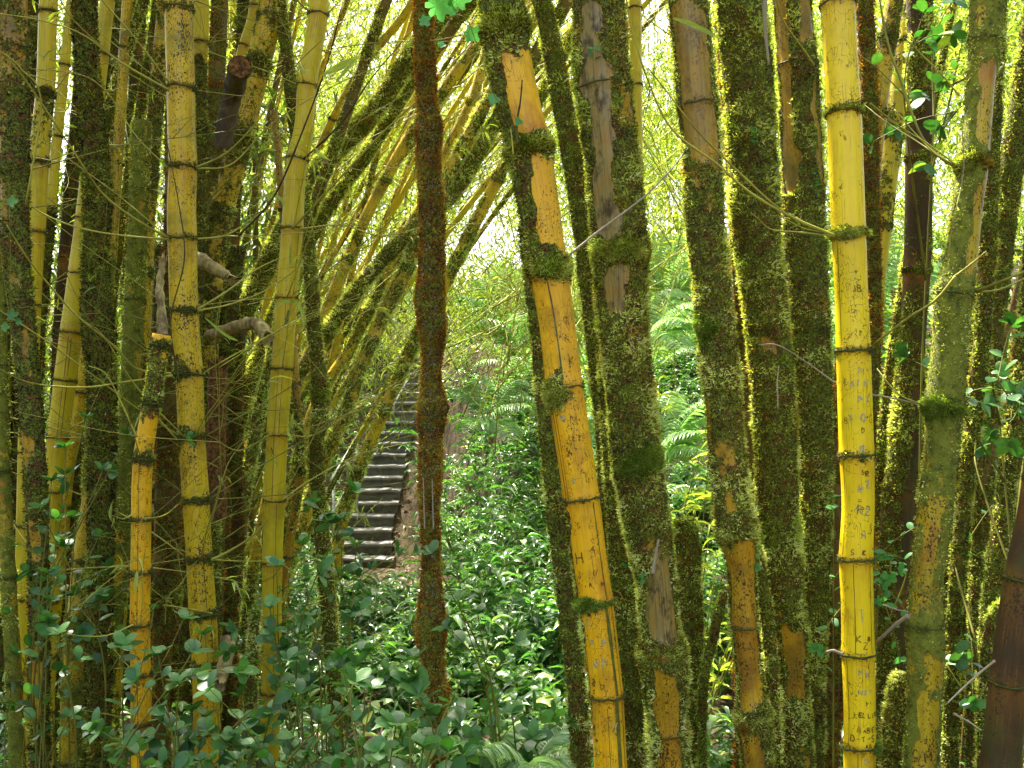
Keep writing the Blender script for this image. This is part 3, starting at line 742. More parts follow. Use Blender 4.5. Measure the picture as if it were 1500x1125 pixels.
carve('M5', 'DK S', 886, -8, 9, lw=.0014); carve('M5', 'SR', 904, -8, 9, lw=.0014); carve('M5', 'LJ', 942, -8, 9, lw=.0012); carve('M5', 'O', 852, -10, 7, lw=.001); carve('M5', 'YN', 975, -20, 12, lw=.0008)
culm('M6', 'widest moss-covered bamboo, a pale dry sheath along its upper right edge',
     [(1083, -10, 72), (1097, 133, 74), (1103, 233, 72), (1110, 367, 70), (1120, 440, 66), (1127, 508, 64), (1136, 640, 64), (1139, 742, 62), (1149, 850, 56), (1157, 930, 52), (1161, 1010, 50), (1168, 1130, 50)],
     2.75, 'ochre', nodes=[(300, .8), (600, .8), (905, 1), (1050, 1)], level=.92,
     patches=[(490, 515, -12, 24, -1.1), (905, 1025, 5, 48, -.75), (1050, 1200, 0, 40, -.7)], tufts=26000, ds=.012, ns=36, bump=.008, tintb=.03)
culm('M7', 'mossy bamboo with a narrow bare yellow strip along its left side',
     [(1160, -10, 56), (1170, 133, 60), (1175, 233, 62), (1180, 367, 64), (1186, 508, 60), (1192, 642, 54), (1195, 742, 48), (1195, 850, 42), (1192, 950, 40), (1188, 1130, 38)],
     2.95, 'ochre', nodes=[(97, .7), (290, .8), (480, .8), (690, .8), (890, .8)], level=.88,
     patches=[(-100, 280, -62, 24, -1.1), (20, 75, 30, 25, -.6), (120, 260, 40, 12, -.6)], tufts=24000, ds=.012, ns=32, bump=.009, tintb=.05)
hand_twig('M7', [(1192, 95), (1175, 70), (1160, 50), (1145, 25), (1135, -10)], (2.85, 2.6), 2.6, .9)
hand_twig('M6', [(1140, 600), (1139, 560), (1141, 535)], 2.6, 2, .8, 'palewood')
culm('M2', 'slim dark mossy stem leaning between the golden culm and the grey-stripped one',
     [(790, -10, 30), (803, 40, 31), (820, 130, 34), (835, 210, 34), (848, 300, 32), (857, 380, 28), (864, 460, 24), (872, 540, 22), (880, 620, 20), (886, 740, 18), (890, 860, 18)],
     3.2, 'bark', nodes=[(85, 1.3), (230, 1), (400, 1), (560, .6)], level=.88, tufts=22000, ds=.014, ns=24, bump=.006, tintb=.06)
culm('M1b', 'thin dark mossy stem pressed close behind the golden leaning culm',
     [(770, 330, 26), (784, 450, 26), (796, 560, 30), (806, 660, 32), (818, 780, 32), (833, 900, 33), (843, 990, 33), (851, 1130, 33)],
     2.55, 'bark', nodes=[(440, .8), (650, .8), (880, 1)], level=.84, patches=[(860, 900, 0, 180, -.4)], tufts=26000, ds=.014, ns=24, bump=.004, top=.0, tintb=-.02)
culm('M3b', 'dark mossy stem half hidden behind the grey-stripped culm',
     [(893, 560, 34), (900, 680, 36), (908, 780, 40), (913, 860, 42), (920, 1000, 42), (926, 1130, 42)],
     2.95, 'bark', nodes=[(640, .8), (905, 1)], level=.86, tufts=20000, ds=.016, ns=24, bump=.004, top=.6, tintb=.0)
culm('M4', 'pale clean yellow culm rising against the white sky gap',
     [(930, -10, 19), (931, 90, 19), (932, 180, 18), (933, 260, 18), (934, 400, 18), (934, 620, 18), (935, 800, 18)],
     4.6, 'yelgreen', nodes=[(12, .5), (125, .4), (240, .4), (360, .4)], ds=.03, ns=18)
culm('M5c', 'thin red-brown mossy stem in the gap beside the widest mossy culm',
     [(1052, -10, 20), (1062, 120, 20), (1072, 260, 20), (1080, 400, 21), (1088, 560, 20), (1104, 700, 20), (1112, 850, 20), (1120, 1000, 20), (1124, 1130, 20)],
     3.1, 'bark', nodes=[(200, .8), (450, .8), (700, .8)], level=.7, rust=True, tufts=20000, ds=.016, ns=20, bump=.004)
culm('M5d', 'narrow green mossy stem hugging the right side of the inked yellow foot',
     [(1108, 800, 15), (1118, 860, 20), (1128, 950, 22), (1134, 1040, 20), (1136, 1130, 20)],
     2.65, 'bark', level=1.0, tufts=30000, ds=.014, ns=20, bump=.006, top=.0, tintb=.08)
culm('Mst', 'short mossy stub with a rounded furry top between two tall culms',
     [(1003, 760, 30), (1006, 790, 34), (1009, 850, 36), (1013, 950, 36), (1017, 1130, 36)],
     2.9, 'bark', nodes=[(885, .8)], level=.9, tufts=30000, ds=.014, ns=24, bump=.01, top=.0, tintb=.04, name='bamboo_stump')
collar(CULMS['Mst'], 770, None, 3.0, M['brightmoss'], dz=16)
culm('Mst2', 'small curved bright green mossy shoot low beside the inked yellow culm',
     [(1062, 866, 15), (1052, 900, 17), (1043, 940, 17), (1034, 980, 17), (1029, 1040, 16), (1030, 1130, 16)],
     2.75, 'bark', level=1.1, tufts=34000, ds=.012, ns=16, bump=.006, top=.0, tintb=.2, name='bamboo_shoot', mossmat=M['brightmoss'])

# --- right-hand group
culm('R1b', 'rust-brown mossy stem directly behind the right edge of the bright yellow culm',
     [(1266, -10, 30), (1271, 100, 30), (1275, 250, 30), (1280, 400, 26), (1280, 520, 24), (1272, 650, 24), (1270, 800, 26)],
     3.0, 'bark', nodes=[(150, .8), (400, .8)], level=.8, rust=True, tufts=20000, ds=.016, ns=20, bump=.004)
culm('R1c', 'dark reddish stem showing low along the left of the bright yellow culm',
     [(1208, 560, 22), (1215, 680, 26), (1224, 800, 28), (1222, 900, 28), (1216, 1000, 28), (1212, 1130, 28)],
     3.0, 'bark', nodes=[(700, .8), (930, .8)], level=.55, rust=True, tufts=16000, ds=.016, ns=20, bump=.004, tintb=-.2, top=.0)
culm('R2', 'bare dark brown culm with a sunlit left edge, behind hanging vine leaves',
     [(1346, -10, 36), (1348, 60, 36), (1346, 230, 38), (1344, 375, 38), (1336, 508, 36), (1326, 640, 42), (1314, 742, 44), (1306, 870, 42), (1306, 1000, 42)],
     3.3, 'dim', nodes=[(93, .8), (232, 1), (396, .8), (560, .8)], level=.42, patches=[(80, 130, 0, 180, .2), (480, 1200, -50, 50, .5)], tufts=20000, ds=.014, ns=24)
culm('R2b', 'yellow-green mottled culm slanting away behind the right gap',
     [(1338, -10, 26), (1325, 80, 26), (1312, 180, 27), (1298, 290, 26), (1286, 400, 24), (1276, 520, 22)],
     4.4, 'yelgreen', nodes=[(60, 1), (200, 1), (330, 1)], level=.38, tufts=9000, ds=.03, ns=18)
culm('R2c', 'short-jointed mossy yellow culm at the top edge between two dark stems',
     [(1312, -10, 24), (1300, 60, 26), (1290, 130, 26), (1280, 230, 24)], 4.0, 'yelspeck', nodes=[(55, 1), (165, 1)], level=.45, tufts=9000, ds=.03, ns=18)
culm('R3', 'thin stem with glowing mossy edge slanting just right of the carved yellow culm',
     [(1318, 440, 14), (1306, 520, 16), (1297, 600, 18), (1290, 680, 18), (1282, 760, 18), (1276, 880, 18)],
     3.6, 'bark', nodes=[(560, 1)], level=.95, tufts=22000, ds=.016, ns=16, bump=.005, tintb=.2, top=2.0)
culm('R3b', 'dark culm whose left side is furred with bright moss, knee-bent near the middle',
     [(1340, 500, 24), (1344, 570, 27), (1342, 640, 33), (1334, 742, 36), (1318, 850, 34), (1306, 950, 34), (1300, 1130, 34)],
     3.45, 'bark', nodes=[(560, 1), (700, 1)], level=.52, patches=[(450, 1200, -70, 45, .6)], tufts=26000, ds=.014, ns=24, bump=.006, tintb=.1, top=.0)
culm('R4', 'stout green-filmed bamboo with a bare yellow flank high on its right side',
     [(1446, -10, 52), (1443, 60, 50), (1438, 110, 46), (1430, 200, 46), (1425, 238, 50), (1417, 310, 48), (1404, 400, 54), (1397, 432, 58), (1391, 508, 54), (1384, 592, 60), (1379, 660, 54), (1370, 742, 56), (1360, 830, 52), (1356, 880, 52), (1356, 930, 58), (1353, 1050, 54), (1349, 1130, 54)],
     2.35, 'film', nodes=[(60, 1.2), (236, 1.6), (432, 1.4), (594, 1.5), (915, 1.2)], level=.80,
     patches=[(105, 228, 18, 50, -.85), (248, 400, 40, 45, -.85), (-50, 50, 0, 60, -.15), (960, 1010, 20, 35, -.7), (1025, 1120, -5, 40, -.7), (745, 840, -28, 24, -.55)],
     tufts=15000, ds=.011, ns=36, bump=.003, len_=(.002, .0055), tintb=-.05)
collar(CULMS['R4'], 240, -40, 1.8, M['moss'], spread=60, dz=14); collar(CULMS['R4'], 596, -50, 2.2, M['brightmoss'], spread=50, dz=16)
carve('R4', 'CM', 1100, -25, 16, lw=.0016)
hand_twig('R4', [(1402, 242), (1385, 236), (1350, 200), (1320, 120), (1300, 60), (1285, -20)], (2.3, 2.5), 4.4, .55)
hand_twig('R4', [(1400, 243), (1370, 225), (1340, 195), (1310, 160)], (2.3, 2.4), 2.6, .7)
hand_twig('R4', [(1398, 245), (1355, 215), (1300, 180), (1262, 150)], (2.32, 2.6), 2.2, .7)
hand_twig('R4', [(1398, 240), (1375, 222), (1350, 205), (1300, 175)], (2.3, 2.3), 2.2, .8)
hand_twig('R4', [(1405, 140), (1380, 110), (1350, 80), (1325, 55)], (2.3, 2.2), 2.4, .9)
hand_twig('R4', [(1430, 427), (1460, 415), (1500, 398), (1560, 370)], (2.35, 2.2), 5, .6)
hand_twig('R4', [(1430, 428), (1465, 424), (1510, 405), (1560, 395)], (2.35, 2.3), 3, .7)
hand_twig('R4', [(1400, 405), (1370, 440), (1330, 466), (1285, 500), (1278, 506)], (2.25, 2.4), 4, .65)
hand_twig('R4', [(1400, 404), (1425, 385), (1445, 368)], (2.25, 2.2), 3, .7)
hand_twig('R4', [(1355, 594), (1320, 580), (1300, 560), (1285, 540)], (2.3, 2.5), 2.6, .6)
hand_twig('R4', [(1330, 902), (1312, 915), (1290, 935), (1278, 945)], (2.3, 2.4), 6, .9, 'palewood')
hand_twig('R4', [(1330, 897), (1310, 892), (1294, 886)], (2.3, 2.2), 3, .8, 'palewood')
hand_twig('R4', [(1408, 275), (1402, 300), (1395, 330), (1388, 380)], (2.2, 2.15), 2, .6)
hand_twig('R4', [(1408, 278), (1412, 240), (1410, 200), (1408, 172)], (2.2, 2.15), 1.6, .9, 'palewood')
culm('R4b', 'mossy green stem rising close behind the right flank of the stout film-green culm',
     [(1462, -10, 30), (1455, 120, 30), (1450, 260, 30), (1446, 375, 30), (1440, 480, 30), (1428, 600, 28), (1415, 720, 26), (1402, 840, 26), (1395, 960, 26), (1392, 1130, 26)],
     2.9, 'bark', nodes=[(180, .8), (380, .8), (600, .8), (800, .8)], level=.74, tufts=22000, ds=.014, ns=22, bump=.005, tintb=-.02)
culm('R5', 'bare grey-brown culm cut by the lower right edge of the picture',
     [(1530, 640, 40), (1516, 750, 46), (1498, 850, 50), (1484, 950, 52), (1464, 1130, 54)],
     2.2, 'dim', nodes=[(850, .7), (1000, .6)], level=.05, patches=[], wood=[], ds=.012, ns=36, top=2.2)
hand_twig('R5', [(1457, 968), (1430, 990), (1400, 1018), (1388, 1030)], (2.15, 2.1), 3.4, .9, 'palewood')
hand_twig('R4', [(1398, 1046), (1420, 1058), (1437, 1070)], (2.25, 2.1), 3.4, .9, 'palewood')
culm('R6', 'deep-shaded mossy stem at the upper right edge',
     [(1500, 120, 34), (1488, 200, 36), (1476, 290, 38), (1466, 375, 36), (1456, 470, 34), (1450, 600, 32), (1440, 760, 30), (1432, 900, 30), (1428, 1130, 30)],
     3.2, 'bark', nodes=[(250, 1), (420, .8), (640, .8)], level=.82, tufts=18000, ds=.016, ns=22, bump=.006, tintb=.0)
culm('R7', 'yellowish moss-wrapped stem against the right edge at mid height',
     [(1512, 380, 26), (1505, 470, 28), (1494, 560, 28), (1482, 660, 30), (1466, 780, 30), (1452, 900, 30), (1444, 1130, 30)],
     2.8, 'bark', nodes=[(520, 1), (690, 1)], level=.95, tufts=24000, ds=.016, ns=22, bump=.009, tintb=.16)
culm('R8', 'slender purple-brown sapling stem leaning at the far right',
     [(1500, 385, 9), (1486, 440, 10), (1474, 490, 10), (1462, 545, 10), (1452, 620, 9), (1444, 700, 9)],
     3.4, 'bark', ds=.03, ns=12, rings=False)
culm('R9', 'squat mossy stump at the foot of the stout film-green culm',
     [(1322, 985, 26), (1318, 1020, 34), (1312, 1070, 38), (1308, 1130, 38)], 2.5, 'bark', level=1.05, tufts=30000, ds=.012, ns=22, bump=.010, top=.0, tintb=.02, name='bamboo_stump')
culm('R10', 'arched furry green shoot near the lower right',
     [(1478, 880, 14), (1462, 892, 18), (1450, 930, 20), (1444, 990, 20), (1440, 1130, 20)], 2.7, 'bark', level=1.05, tufts=28000, ds=.012, ns=18, bump=.008, top=.0, tintb=.1, name='bamboo_shoot')

# --- brown furry trunk, centre
culm('B', 'knobbly trunk wrapped in rust-red moss with pale lichen, standing in the middle',
     [(620, -10, 30), (621, 60, 32), (624, 110, 34), (626, 160, 35), (629, 188, 44), (628, 215, 39), (632, 290, 39), (633, 380, 41), (630, 445, 47), (633, 475, 45), (633, 522, 33), (632, 562, 35), (634, 592, 48), (631, 640, 37), (630, 700, 36), (630, 760, 31), (632, 815, 29), (632, 870, 38), (632, 925, 48), (633, 958, 39), (636, 984, 31), (634, 1008, 46), (638, 1060, 32), (642, 1110, 24), (642, 1150, 22)],
     2.7, 'bark', nodes=[], level=.95, patches=[(230, 700, 3, 22, -.25)], rust=True, tufts=60000, ds=.010, ns=32, bump=.006, len_=(.003, .008), name='mossy_trunk', cat='tree trunk', rings=False, tintb=.12)
c_ = CULMS['B']; n_ = 2600; pv_ = rng.uniform(150, 900, n_); th_ = rng.normal(size=n_)*.38; o_, nn_ = c_.surf(pv_, th_, np.full(n_, .004)); kp_ = fbm(o_*28, 2) > .47; o_, nn_ = o_[kp_], nn_[kp_]
ac = Acc(); blades(ac, o_, nn_, rng.uniform(.003, .007, len(o_)), rng.uniform(.003, .007, len(o_)), rng.random(len(o_)), 1.3, 0); ac.build('lichen', M['lichen'], c_.root)
hand_twig('B', [(622, 775), (621, 740), (620, 700)], 2.6, 2, 1, 'palewood'); hand_twig('B', [(635, 775), (634, 740), (633, 702)], 2.6, 2, 1, 'palewood')
hand_twig('B', [(630, 60), (660, 55), (690, 45), (720, 10)], 2.6, 2, .7)

# --- left group
culm('L7', 'tall straight yellow bamboo peppered with black specks, moss ring at every joint',
     [(262, -10, 40), (263, 60, 40), (265, 130, 40), (266, 190, 40), (268, 245, 40), (266, 300, 41), (267, 350, 41), (270, 455, 40), (277, 548, 39), (281, 640, 38), (287, 733, 38), (292, 818, 37), (297, 900, 39), (301, 975, 38), (303, 1060, 38)],
     3.0, 'yelspeck', nodes=[(13, 1.0), (130, 1.1), (245, 1.1), (350, 1.0), (455, 1.2), (548, 1.4), (640, 1.6), (733, 1.4), (818, 1.3), (899, 1.5), (975, 1.2)],
     patches=[(520, 660, -30, 60, .28), (630, 655, 0, 90, .25), (960, 1200, 0, 180, .3), (-100, 1200, 180, 50, .35)], tufts=20000, ds=.012, ns=36, len_=(.003, .007),
     branch=26, brlen=(.5, 1.2))
for a in (('Y', 672, 2, 12), ('S F'.replace('F', 'E'), 702, 2, 11), ('A', 690, -15, 10), ('K', 765, 15, 9), ('8', 785, -25, 7), ('B', 803, -22, 7), ('H', 850, -12, 9), ('T+', 866, 0, 8), ('DAH', 876, 0, 7), ('L', 780, 20, 9), ('E', 838, 0, 8), ('W', 930, -5, 9)): carve('L7', *a, lw=.0011)
stripe('L7', 822, 896, 34, 36, 3, 'ink'); stripe('L7', 903, 972, 52, 53, 3, 'ink')
culm('L10', 'slim clean greenish-yellow bamboo with a dark groove, leaning right at the top',
     [(468, -10, 28), (466, 22, 28), (450, 125, 28), (445, 190, 29), (436, 233, 30), (428, 335, 31), (420, 437, 31), (413, 540, 31), (406, 637, 31), (402, 733, 30), (399, 825, 29), (398, 915, 28), (398, 1000, 28), (395, 1060, 28)],
     3.3, 'yelgreen', nodes=[(22, .5), (125, .5), (233, .5), (335, .5), (437, .5), (540, .5), (637, .5), (733, .5), (825, .5), (915, .5)],
     patches=[(-100, 1200, 180, 50, .4)], ds=.012, ns=32, branch=23, brlen=(.5, 1.2))
for y0, y1, a in ((543, 634, -5), (545, 634, 18), (640, 730, -2), (737, 822, 26), (828, 912, 22), (340, 434, 50), (440, 470, 10), (918, 1000, 20)): stripe('L10', y0, y1, a, a+2, 2.6, 'ink')
stripe('L10', 455, 480, 30, 12, 14, 'stripe'); stripe('L10', 655, 672, -15, 10, 10, 'stripe')
culm('L9', 'thin yellow bamboo snapped off above, scratched letters down its lower joints',
     [(237, 490, 26), (232, 520, 24), (222, 590, 25), (211, 660, 27), (208, 700, 28), (207, 760, 28), (206, 840, 28), (205, 915, 28), (206, 990, 28), (206, 1130, 28)],
     2.7, 'yel', nodes=[(505, 1.2), (590, 1), (672, 1.0), (760, .8), (838, .9), (915, .9), (988, 1.1), (1060, .8)],
     patches=[(515, 600, 0, 180, .62), (590, 660, 20, 60, .25), (-100, 1200, 180, 50, .4)], tufts=20000, ds=.012, ns=30, top=.0, len_=(.003, .007), branch=5, brlen=(.4, .9))
for a in (('HE', 690, -2, 7), ('L', 712, 5, 8), ('JTLE', 785, -4, 7), ('L', 800, 12, 9), ('S', 815, -14, 9), ('bOE', 846, -14, 6), ('K', 880, 0, 8), ('MT', 895, -8, 7), ('W', 960, 10, 8), ('8', 1010, 0, 8)): carve('L9', *a, lw=.0009)
for y0, y1 in ((676, 758), (764, 835), (842, 912), (994, 1056), (1064, 1130)): stripe('L9', y0, y1, 2, 4, 3, 'ink')
culm('L1', 'thick dark mossy bamboo nearest the left edge, orange bare patches low down',
     [(16, -10, 52), (18, 120, 50), (20, 240, 46), (24, 375, 42), (34, 480, 36), (42, 560, 36), (48, 650, 36), (54, 750, 34), (57, 870, 32), (58, 1000, 32), (58, 1130, 32)],
     2.7, 'ochre', nodes=[(250, .8), (450, 1), (620, 1), (838, 1), (960, 1)], level=.76, patches=[(760, 830, 10, 40, -.6), (950, 1060, 0, 45, -.75), (500, 560, 30, 30, -.35), (390, 420, 0, 30, -.5), (630, 660, 0, 40, -.3)],
     tufts=18000, ds=.014, ns=28, bump=.006, tintb=-.42, len_=(.003, .008), branch=5)
culm('L2', 'slim dull-yellow culm between the two dark mossy ones at upper left',
     [(72, -10, 25), (70, 30, 25), (66, 140, 26), (60, 200, 27), (57, 240, 27), (53, 330, 26), (48, 420, 25), (45, 520, 24), (40, 640, 24), (36, 800, 24)],
     3.6, 'yelgreen', nodes=[(18, .8), (138, 1.4), (238, 1.2), (340, .8)], level=.12, patches=[(145, 235, 0, 180, .35)], tufts=9000, ds=.02, ns=22, branch=17, brlen=(.5, 1.3))
culm('L3', 'thin yellow stem slanting across the bright gap at upper left',
     [(98, 60, 13), (90, 140, 15), (82, 220, 15), (75, 300, 15), (66, 400, 14)], 4.6, 'yelgreen', nodes=[(95, .5), (200, .5), (310, .5)], ds=.03, ns=14, branch=5)
culm('L4', 'black-green mossy culm with a brilliantly lit furry left edge',
     [(122, -10, 34), (126, 70, 36), (131, 150, 38), (137, 220, 40), (142, 300, 40), (140, 375, 40), (142, 460, 44), (148, 560, 42), (150, 680, 40), (148, 760, 38)],
     3.0, 'bark', nodes=[(130, 1), (300, 1), (470, 1), (640, 1)], level=.88, tufts=26000, ds=.014, ns=26, bump=.007, tintb=-.38, len_=(.004, .011), branch=13, brlen=(.5, 1.2))
culm('L5', 'yellow culm with dark grooves leaning at left, its foot behind shrub leaves',
     [(121, 330, 22), (110, 430, 27), (100, 520, 31), (90, 600, 30), (81, 680, 28), (74, 780, 26), (70, 900, 26)],
     3.5, 'yelgreen', nodes=[(400, .5), (487, .6), (557, .6), (640, .5)], ds=.016, ns=26, branch=5, top=2.2)
for y0, y1, a in ((492, 553, 15), (495, 550, 30), (562, 640, 15), (562, 640, 35)): stripe('L5', y0, y1, a, a+2, 3, 'ink')
culm('L5b', 'shorter orange-yellow culm tucked right behind the leaning grooved one',
     [(166, 330, 16), (160, 400, 17), (130, 500, 20), (118, 590, 20), (100, 680, 20), (90, 780, 20)], 3.9, 'yelspeck', nodes=[(410, .6), (575, .8)], ds=.02, ns=20, top=1.8)
culm('L8', 'pale yellow culm top showing behind the speckled bamboo, ending in shadow',
     [(294, -10, 24), (293, 63, 24), (291, 95, 24), (290, 200, 24), (288, 330, 23), (286, 500, 22), (290, 640, 22)], 3.6, 'yelgreen', nodes=[(-40, .6), (63, .8), (190, 1), (310, 1)], patches=[(96, 800, 0, 180, .95)],
     tufts=14000, ds=.02, ns=22, tintb=-.2, branch=10)
culm('L11', 'dark mottled yellow culm leaning right behind the speckled bamboo',
     [(402, -10, 36), (394, 30, 36), (378, 95, 36), (366, 150, 34), (356, 190, 34), (338, 260, 34), (325, 310, 34), (314, 375, 34), (306, 450, 32), (302, 560, 32), (306, 680, 32), (306, 800, 30)],
     3.7, 'yelspeck', nodes=[(94, 1.4), (200, 1.2), (310, 1.2), (430, 1), (560, 1)], level=.40, patches=[(190, 240, 0, 180, .3), (320, 1200, 0, 180, .25)], tufts=14000, ds=.018, ns=26, tintb=-.08, branch=17, brlen=(.5, 1.3))
culm('L12', 'small bright greenish stem top left of the cut dark stub',
     [(378, -10, 20), (372, 30, 20), (362, 60, 19), (350, 100, 18), (335, 170, 18)], 4.4, 'yelgreen', nodes=[(10, .6), (68, .6)], ds=.03, ns=16)
culm('L13', 'deep-shadow mossy stem right of the snapped yellow culm, mossy joint low down',
     [(250, 560, 30), (248, 640, 34), (245, 740, 36), (244, 830, 36), (243, 872, 38), (238, 960, 26), (236, 1130, 26)],
     3.4, 'bark', nodes=[(640, 1), (790, 1), (873, 2.2)], level=.55, patches=[(760, 860, -20, 50, -.3)], rust=True, tufts=16000, ds=.016, ns=22, bump=.004, tintb=-.12, top=1.5)
culm('L14', 'green mossy culm rising from the corner at lower left',
     [(2, 600, 24), (4, 700, 26), (8, 760, 26), (14, 880, 27), (20, 980, 28), (26, 1130, 28)], 2.9, 'film', nodes=[(690, 1), (845, 1), (1000, 1)], level=.66, tufts=18000, ds=.016, ns=22, bump=.003, tintb=-.05, top=1.0, len_=(.002, .006))
culm('L15', 'dark culm with orange bare patches standing at lower left behind the shrub sprays',
     [(142, 640, 36), (136, 740, 38), (124, 820, 38), (116, 900, 38), (108, 980, 38), (104, 1130, 38)], 3.1, 'film', nodes=[(700, 1), (820, 1.2), (905, 1), (1010, 1.2)], level=.60, patches=[(740, 815, 0, 55, -.7), (840, 900, -20, 40, -.5), (1040, 1120, 0, 40, -.4)],
     tufts=18000, ds=.016, ns=26, bump=.004, tintb=-.14, top=.9, len_=(.003, .007))
culm('L16', 'broad film-green culm bulging at its joint, lower left between darker ones',
     [(190, 620, 34), (184, 740, 36), (174, 833, 37), (166, 890, 36), (158, 940, 38), (154, 960, 42), (152, 1000, 34), (146, 1130, 34)], 3.3, 'film', nodes=[(760, 1), (948, 1.6), (1080, 1)], level=.66, patches=[(790, 860, -5, 50, -.6)],
     tufts=18000, ds=.016, ns=26, bump=.003, tintb=-.08, top=1.0, len_=(.002, .006))
culm('L17', 'thin green furry stem, sunlit on one side, slanting left at the top left',
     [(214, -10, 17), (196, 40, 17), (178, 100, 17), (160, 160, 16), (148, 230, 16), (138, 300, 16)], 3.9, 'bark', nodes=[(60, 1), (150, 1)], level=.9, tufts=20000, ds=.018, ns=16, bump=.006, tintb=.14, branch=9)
culm('L18', 'mossy leaning stem left of the speckled bamboo, bright along its edge',
     [(232, -10, 18), (222, 70, 18), (206, 160, 18), (192, 240, 18), (178, 330, 17), (166, 420, 17), (158, 520, 17)], 4.1, 'bark', nodes=[(100, 1), (240, 1)], level=.8, tufts=16000, ds=.02, ns=16, bump=.005, tintb=.08, branch=10)
culm('L19', 'green-brown mottled stem immediately left of the speckled bamboo',
     [(236, 60, 20), (228, 160, 21), (220, 260, 22), (214, 370, 22), (210, 470, 22), (200, 600, 22), (186, 760, 22)], 4.0, 'yelspeck', nodes=[(130, 1), (260, 1), (400, 1)], level=.5, tufts=11000, ds=.02, ns=18, tintb=-.02, branch=10)
culm('L20', 'dim brown stem just right of the speckled bamboo above the dead wood',
     [(318, 100, 24), (314, 200, 26), (312, 300, 26), (312, 420, 26), (310, 540, 28), (312, 640, 28), (314, 760, 28), (312, 900, 28)], 4.0, 'bark', nodes=[(240, 1), (520, 1)], level=.45, rust=True, tufts=9000, ds=.02, ns=20, tintb=-.25)
# named long twigs of the left group
for key, px, Yv, w, t in (
    ('L1', [(38, 300), (60, 150), (30, 100), (0, 75), (-30, 60)], (2.6, 2.3), 2.6, .9),
    ('L7', [(245, 348), (200, 322), (150, 283), (108, 222), (60, 150), (20, 95), (-15, 60)], (2.9, 2.4), 3.2, .7),
    ('L7', [(245, 130), (190, 100), (140, 60), (100, 20), (80, -20)], (2.9, 2.6), 2.6, .6),
    ('L7', [(247, 132), (175, 90), (120, 50), (60, 30), (0, 20)], (2.9, 2.5), 2.8, .8),
    ('L7', [(247, 350), (180, 345), (110, 332), (50, 305), (22, 270), (12, 220)], (2.9, 2.7), 2.6, .9),
    ('L7', [(250, 547), (200, 540), (165, 505), (110, 460), (70, 415), (40, 378), (10, 330)], (2.9, 2.4), 3.4, .8),
    ('L7', [(252, 550), (180, 560), (130, 567), (70, 565), (30, 556), (-10, 535)], (2.9, 2.3), 2.8, .9),
    ('L7', [(258, 642), (215, 600), (195, 630)], (2.9, 2.8), 2.4, .9),
    ('L9', [(200, 640), (180, 595), (155, 548), (130, 536)], (2.6, 2.5), 2.6, .9),
    ('L7', [(290, 350), (330, 345), (370, 320), (420, 285)], (2.9, 3.0), 2.4, .7),
    ('L7', [(288, 245), (330, 225), (375, 180), (430, 100), (470, 60)], (2.9, 2.7), 2.6, .7),
    ('L7', [(290, 247), (340, 240), (400, 180), (480, 130), (560, 95)], (2.9, 2.7), 2.2, .8),
    ('L7', [(290, 455), (340, 445), (390, 425), (440, 390)], (2.9, 3.0), 2.6, .8),
    ('L7', [(290, 453), (335, 425), (375, 395), (410, 378)], (2.9, 3.0), 3, .8),
    ('L7', [(310, 820), (340, 805), (370, 785), (392, 760)], (2.9, 3.0), 3.6, .7),
    ('L7', [(310, 820), (350, 822), (388, 822)], (2.9, 3.1), 2, .9),
    ('L7', [(310, 899), (280, 893), (240, 886)], (2.9, 2.6), 3, .8),
    ('L9', [(195, 915), (160, 930), (125, 932), (95, 928)], (2.6, 2.5), 2.2, .9),
    ('L9', [(218, 1056), (240, 1052), (265, 1050)], (2.6, 2.6), 2.2, .8),
    ('L9', [(196, 1054), (150, 1045), (95, 1036)], (2.6, 2.5), 1.8, .6),
    ('L7', [(270, 640), (235, 605), (195, 560), (150, 490), (120, 470)], (2.9, 2.7), 1.8, .8),
    ('L9', [(197, 752), (180, 760), (165, 755)], (2.6, 2.5), 2, .9),
    ('L9', [(212, 760), (240, 755), (262, 738)], (2.6, 2.8), 2.6, .8),
    ('L10', [(395, 637), (350, 660), (310, 640), (285, 630)], (3.2, 3.1), 2, .7),
    ('L10', [(415, 637), (460, 637), (520, 600), (600, 550), (650, 530)], (3.2, 3.3), 2.4, .8),
    ('L10', [(412, 733), (460, 700), (530, 665), (615, 645)], (3.2, 3.4), 2.2, .8),
    ('L10', [(410, 825), (450, 840), (520, 770), (560, 730)], (3.2, 3.3), 2.2, .7),
    ('L10', [(440, 335), (500, 330), (560, 345), (640, 330), (720, 328)], (3.2, 3.3), 2.2, .9),
    ('L10', [(445, 233), (500, 180), (540, 120), (590, 60)], (3.2, 3.0), 2.6, .0),
    ('L10', [(428, 335), (480, 280), (560, 195), (640, 120), (700, 50)], (3.2, 2.9), 3, .7),
    ('L10', [(420, 437), (460, 330), (500, 230), (530, 170)], (3.2, 2.8), 2, .8),
    ('L10', [(403, 437), (350, 440), (300, 447), (290, 450)], (3.2, 3.1), 2, .8),
    ('L11', [(350, 345), (400, 290), (440, 200), (480, 90), (500, 10)], (2.9, 2.5), 3.0, .0),
    ('L7', [(245, 245), (200, 200), (160, 140), (120, 110), (40, 100)], (2.9, 2.8), 2.0, .8),
    ('L7', [(262, 560), (250, 470), (270, 380), (262, 300), (235, 160)], (2.75, 2.6), 2.6, .1)):
    hand_twig(key, px, Yv, w, t)

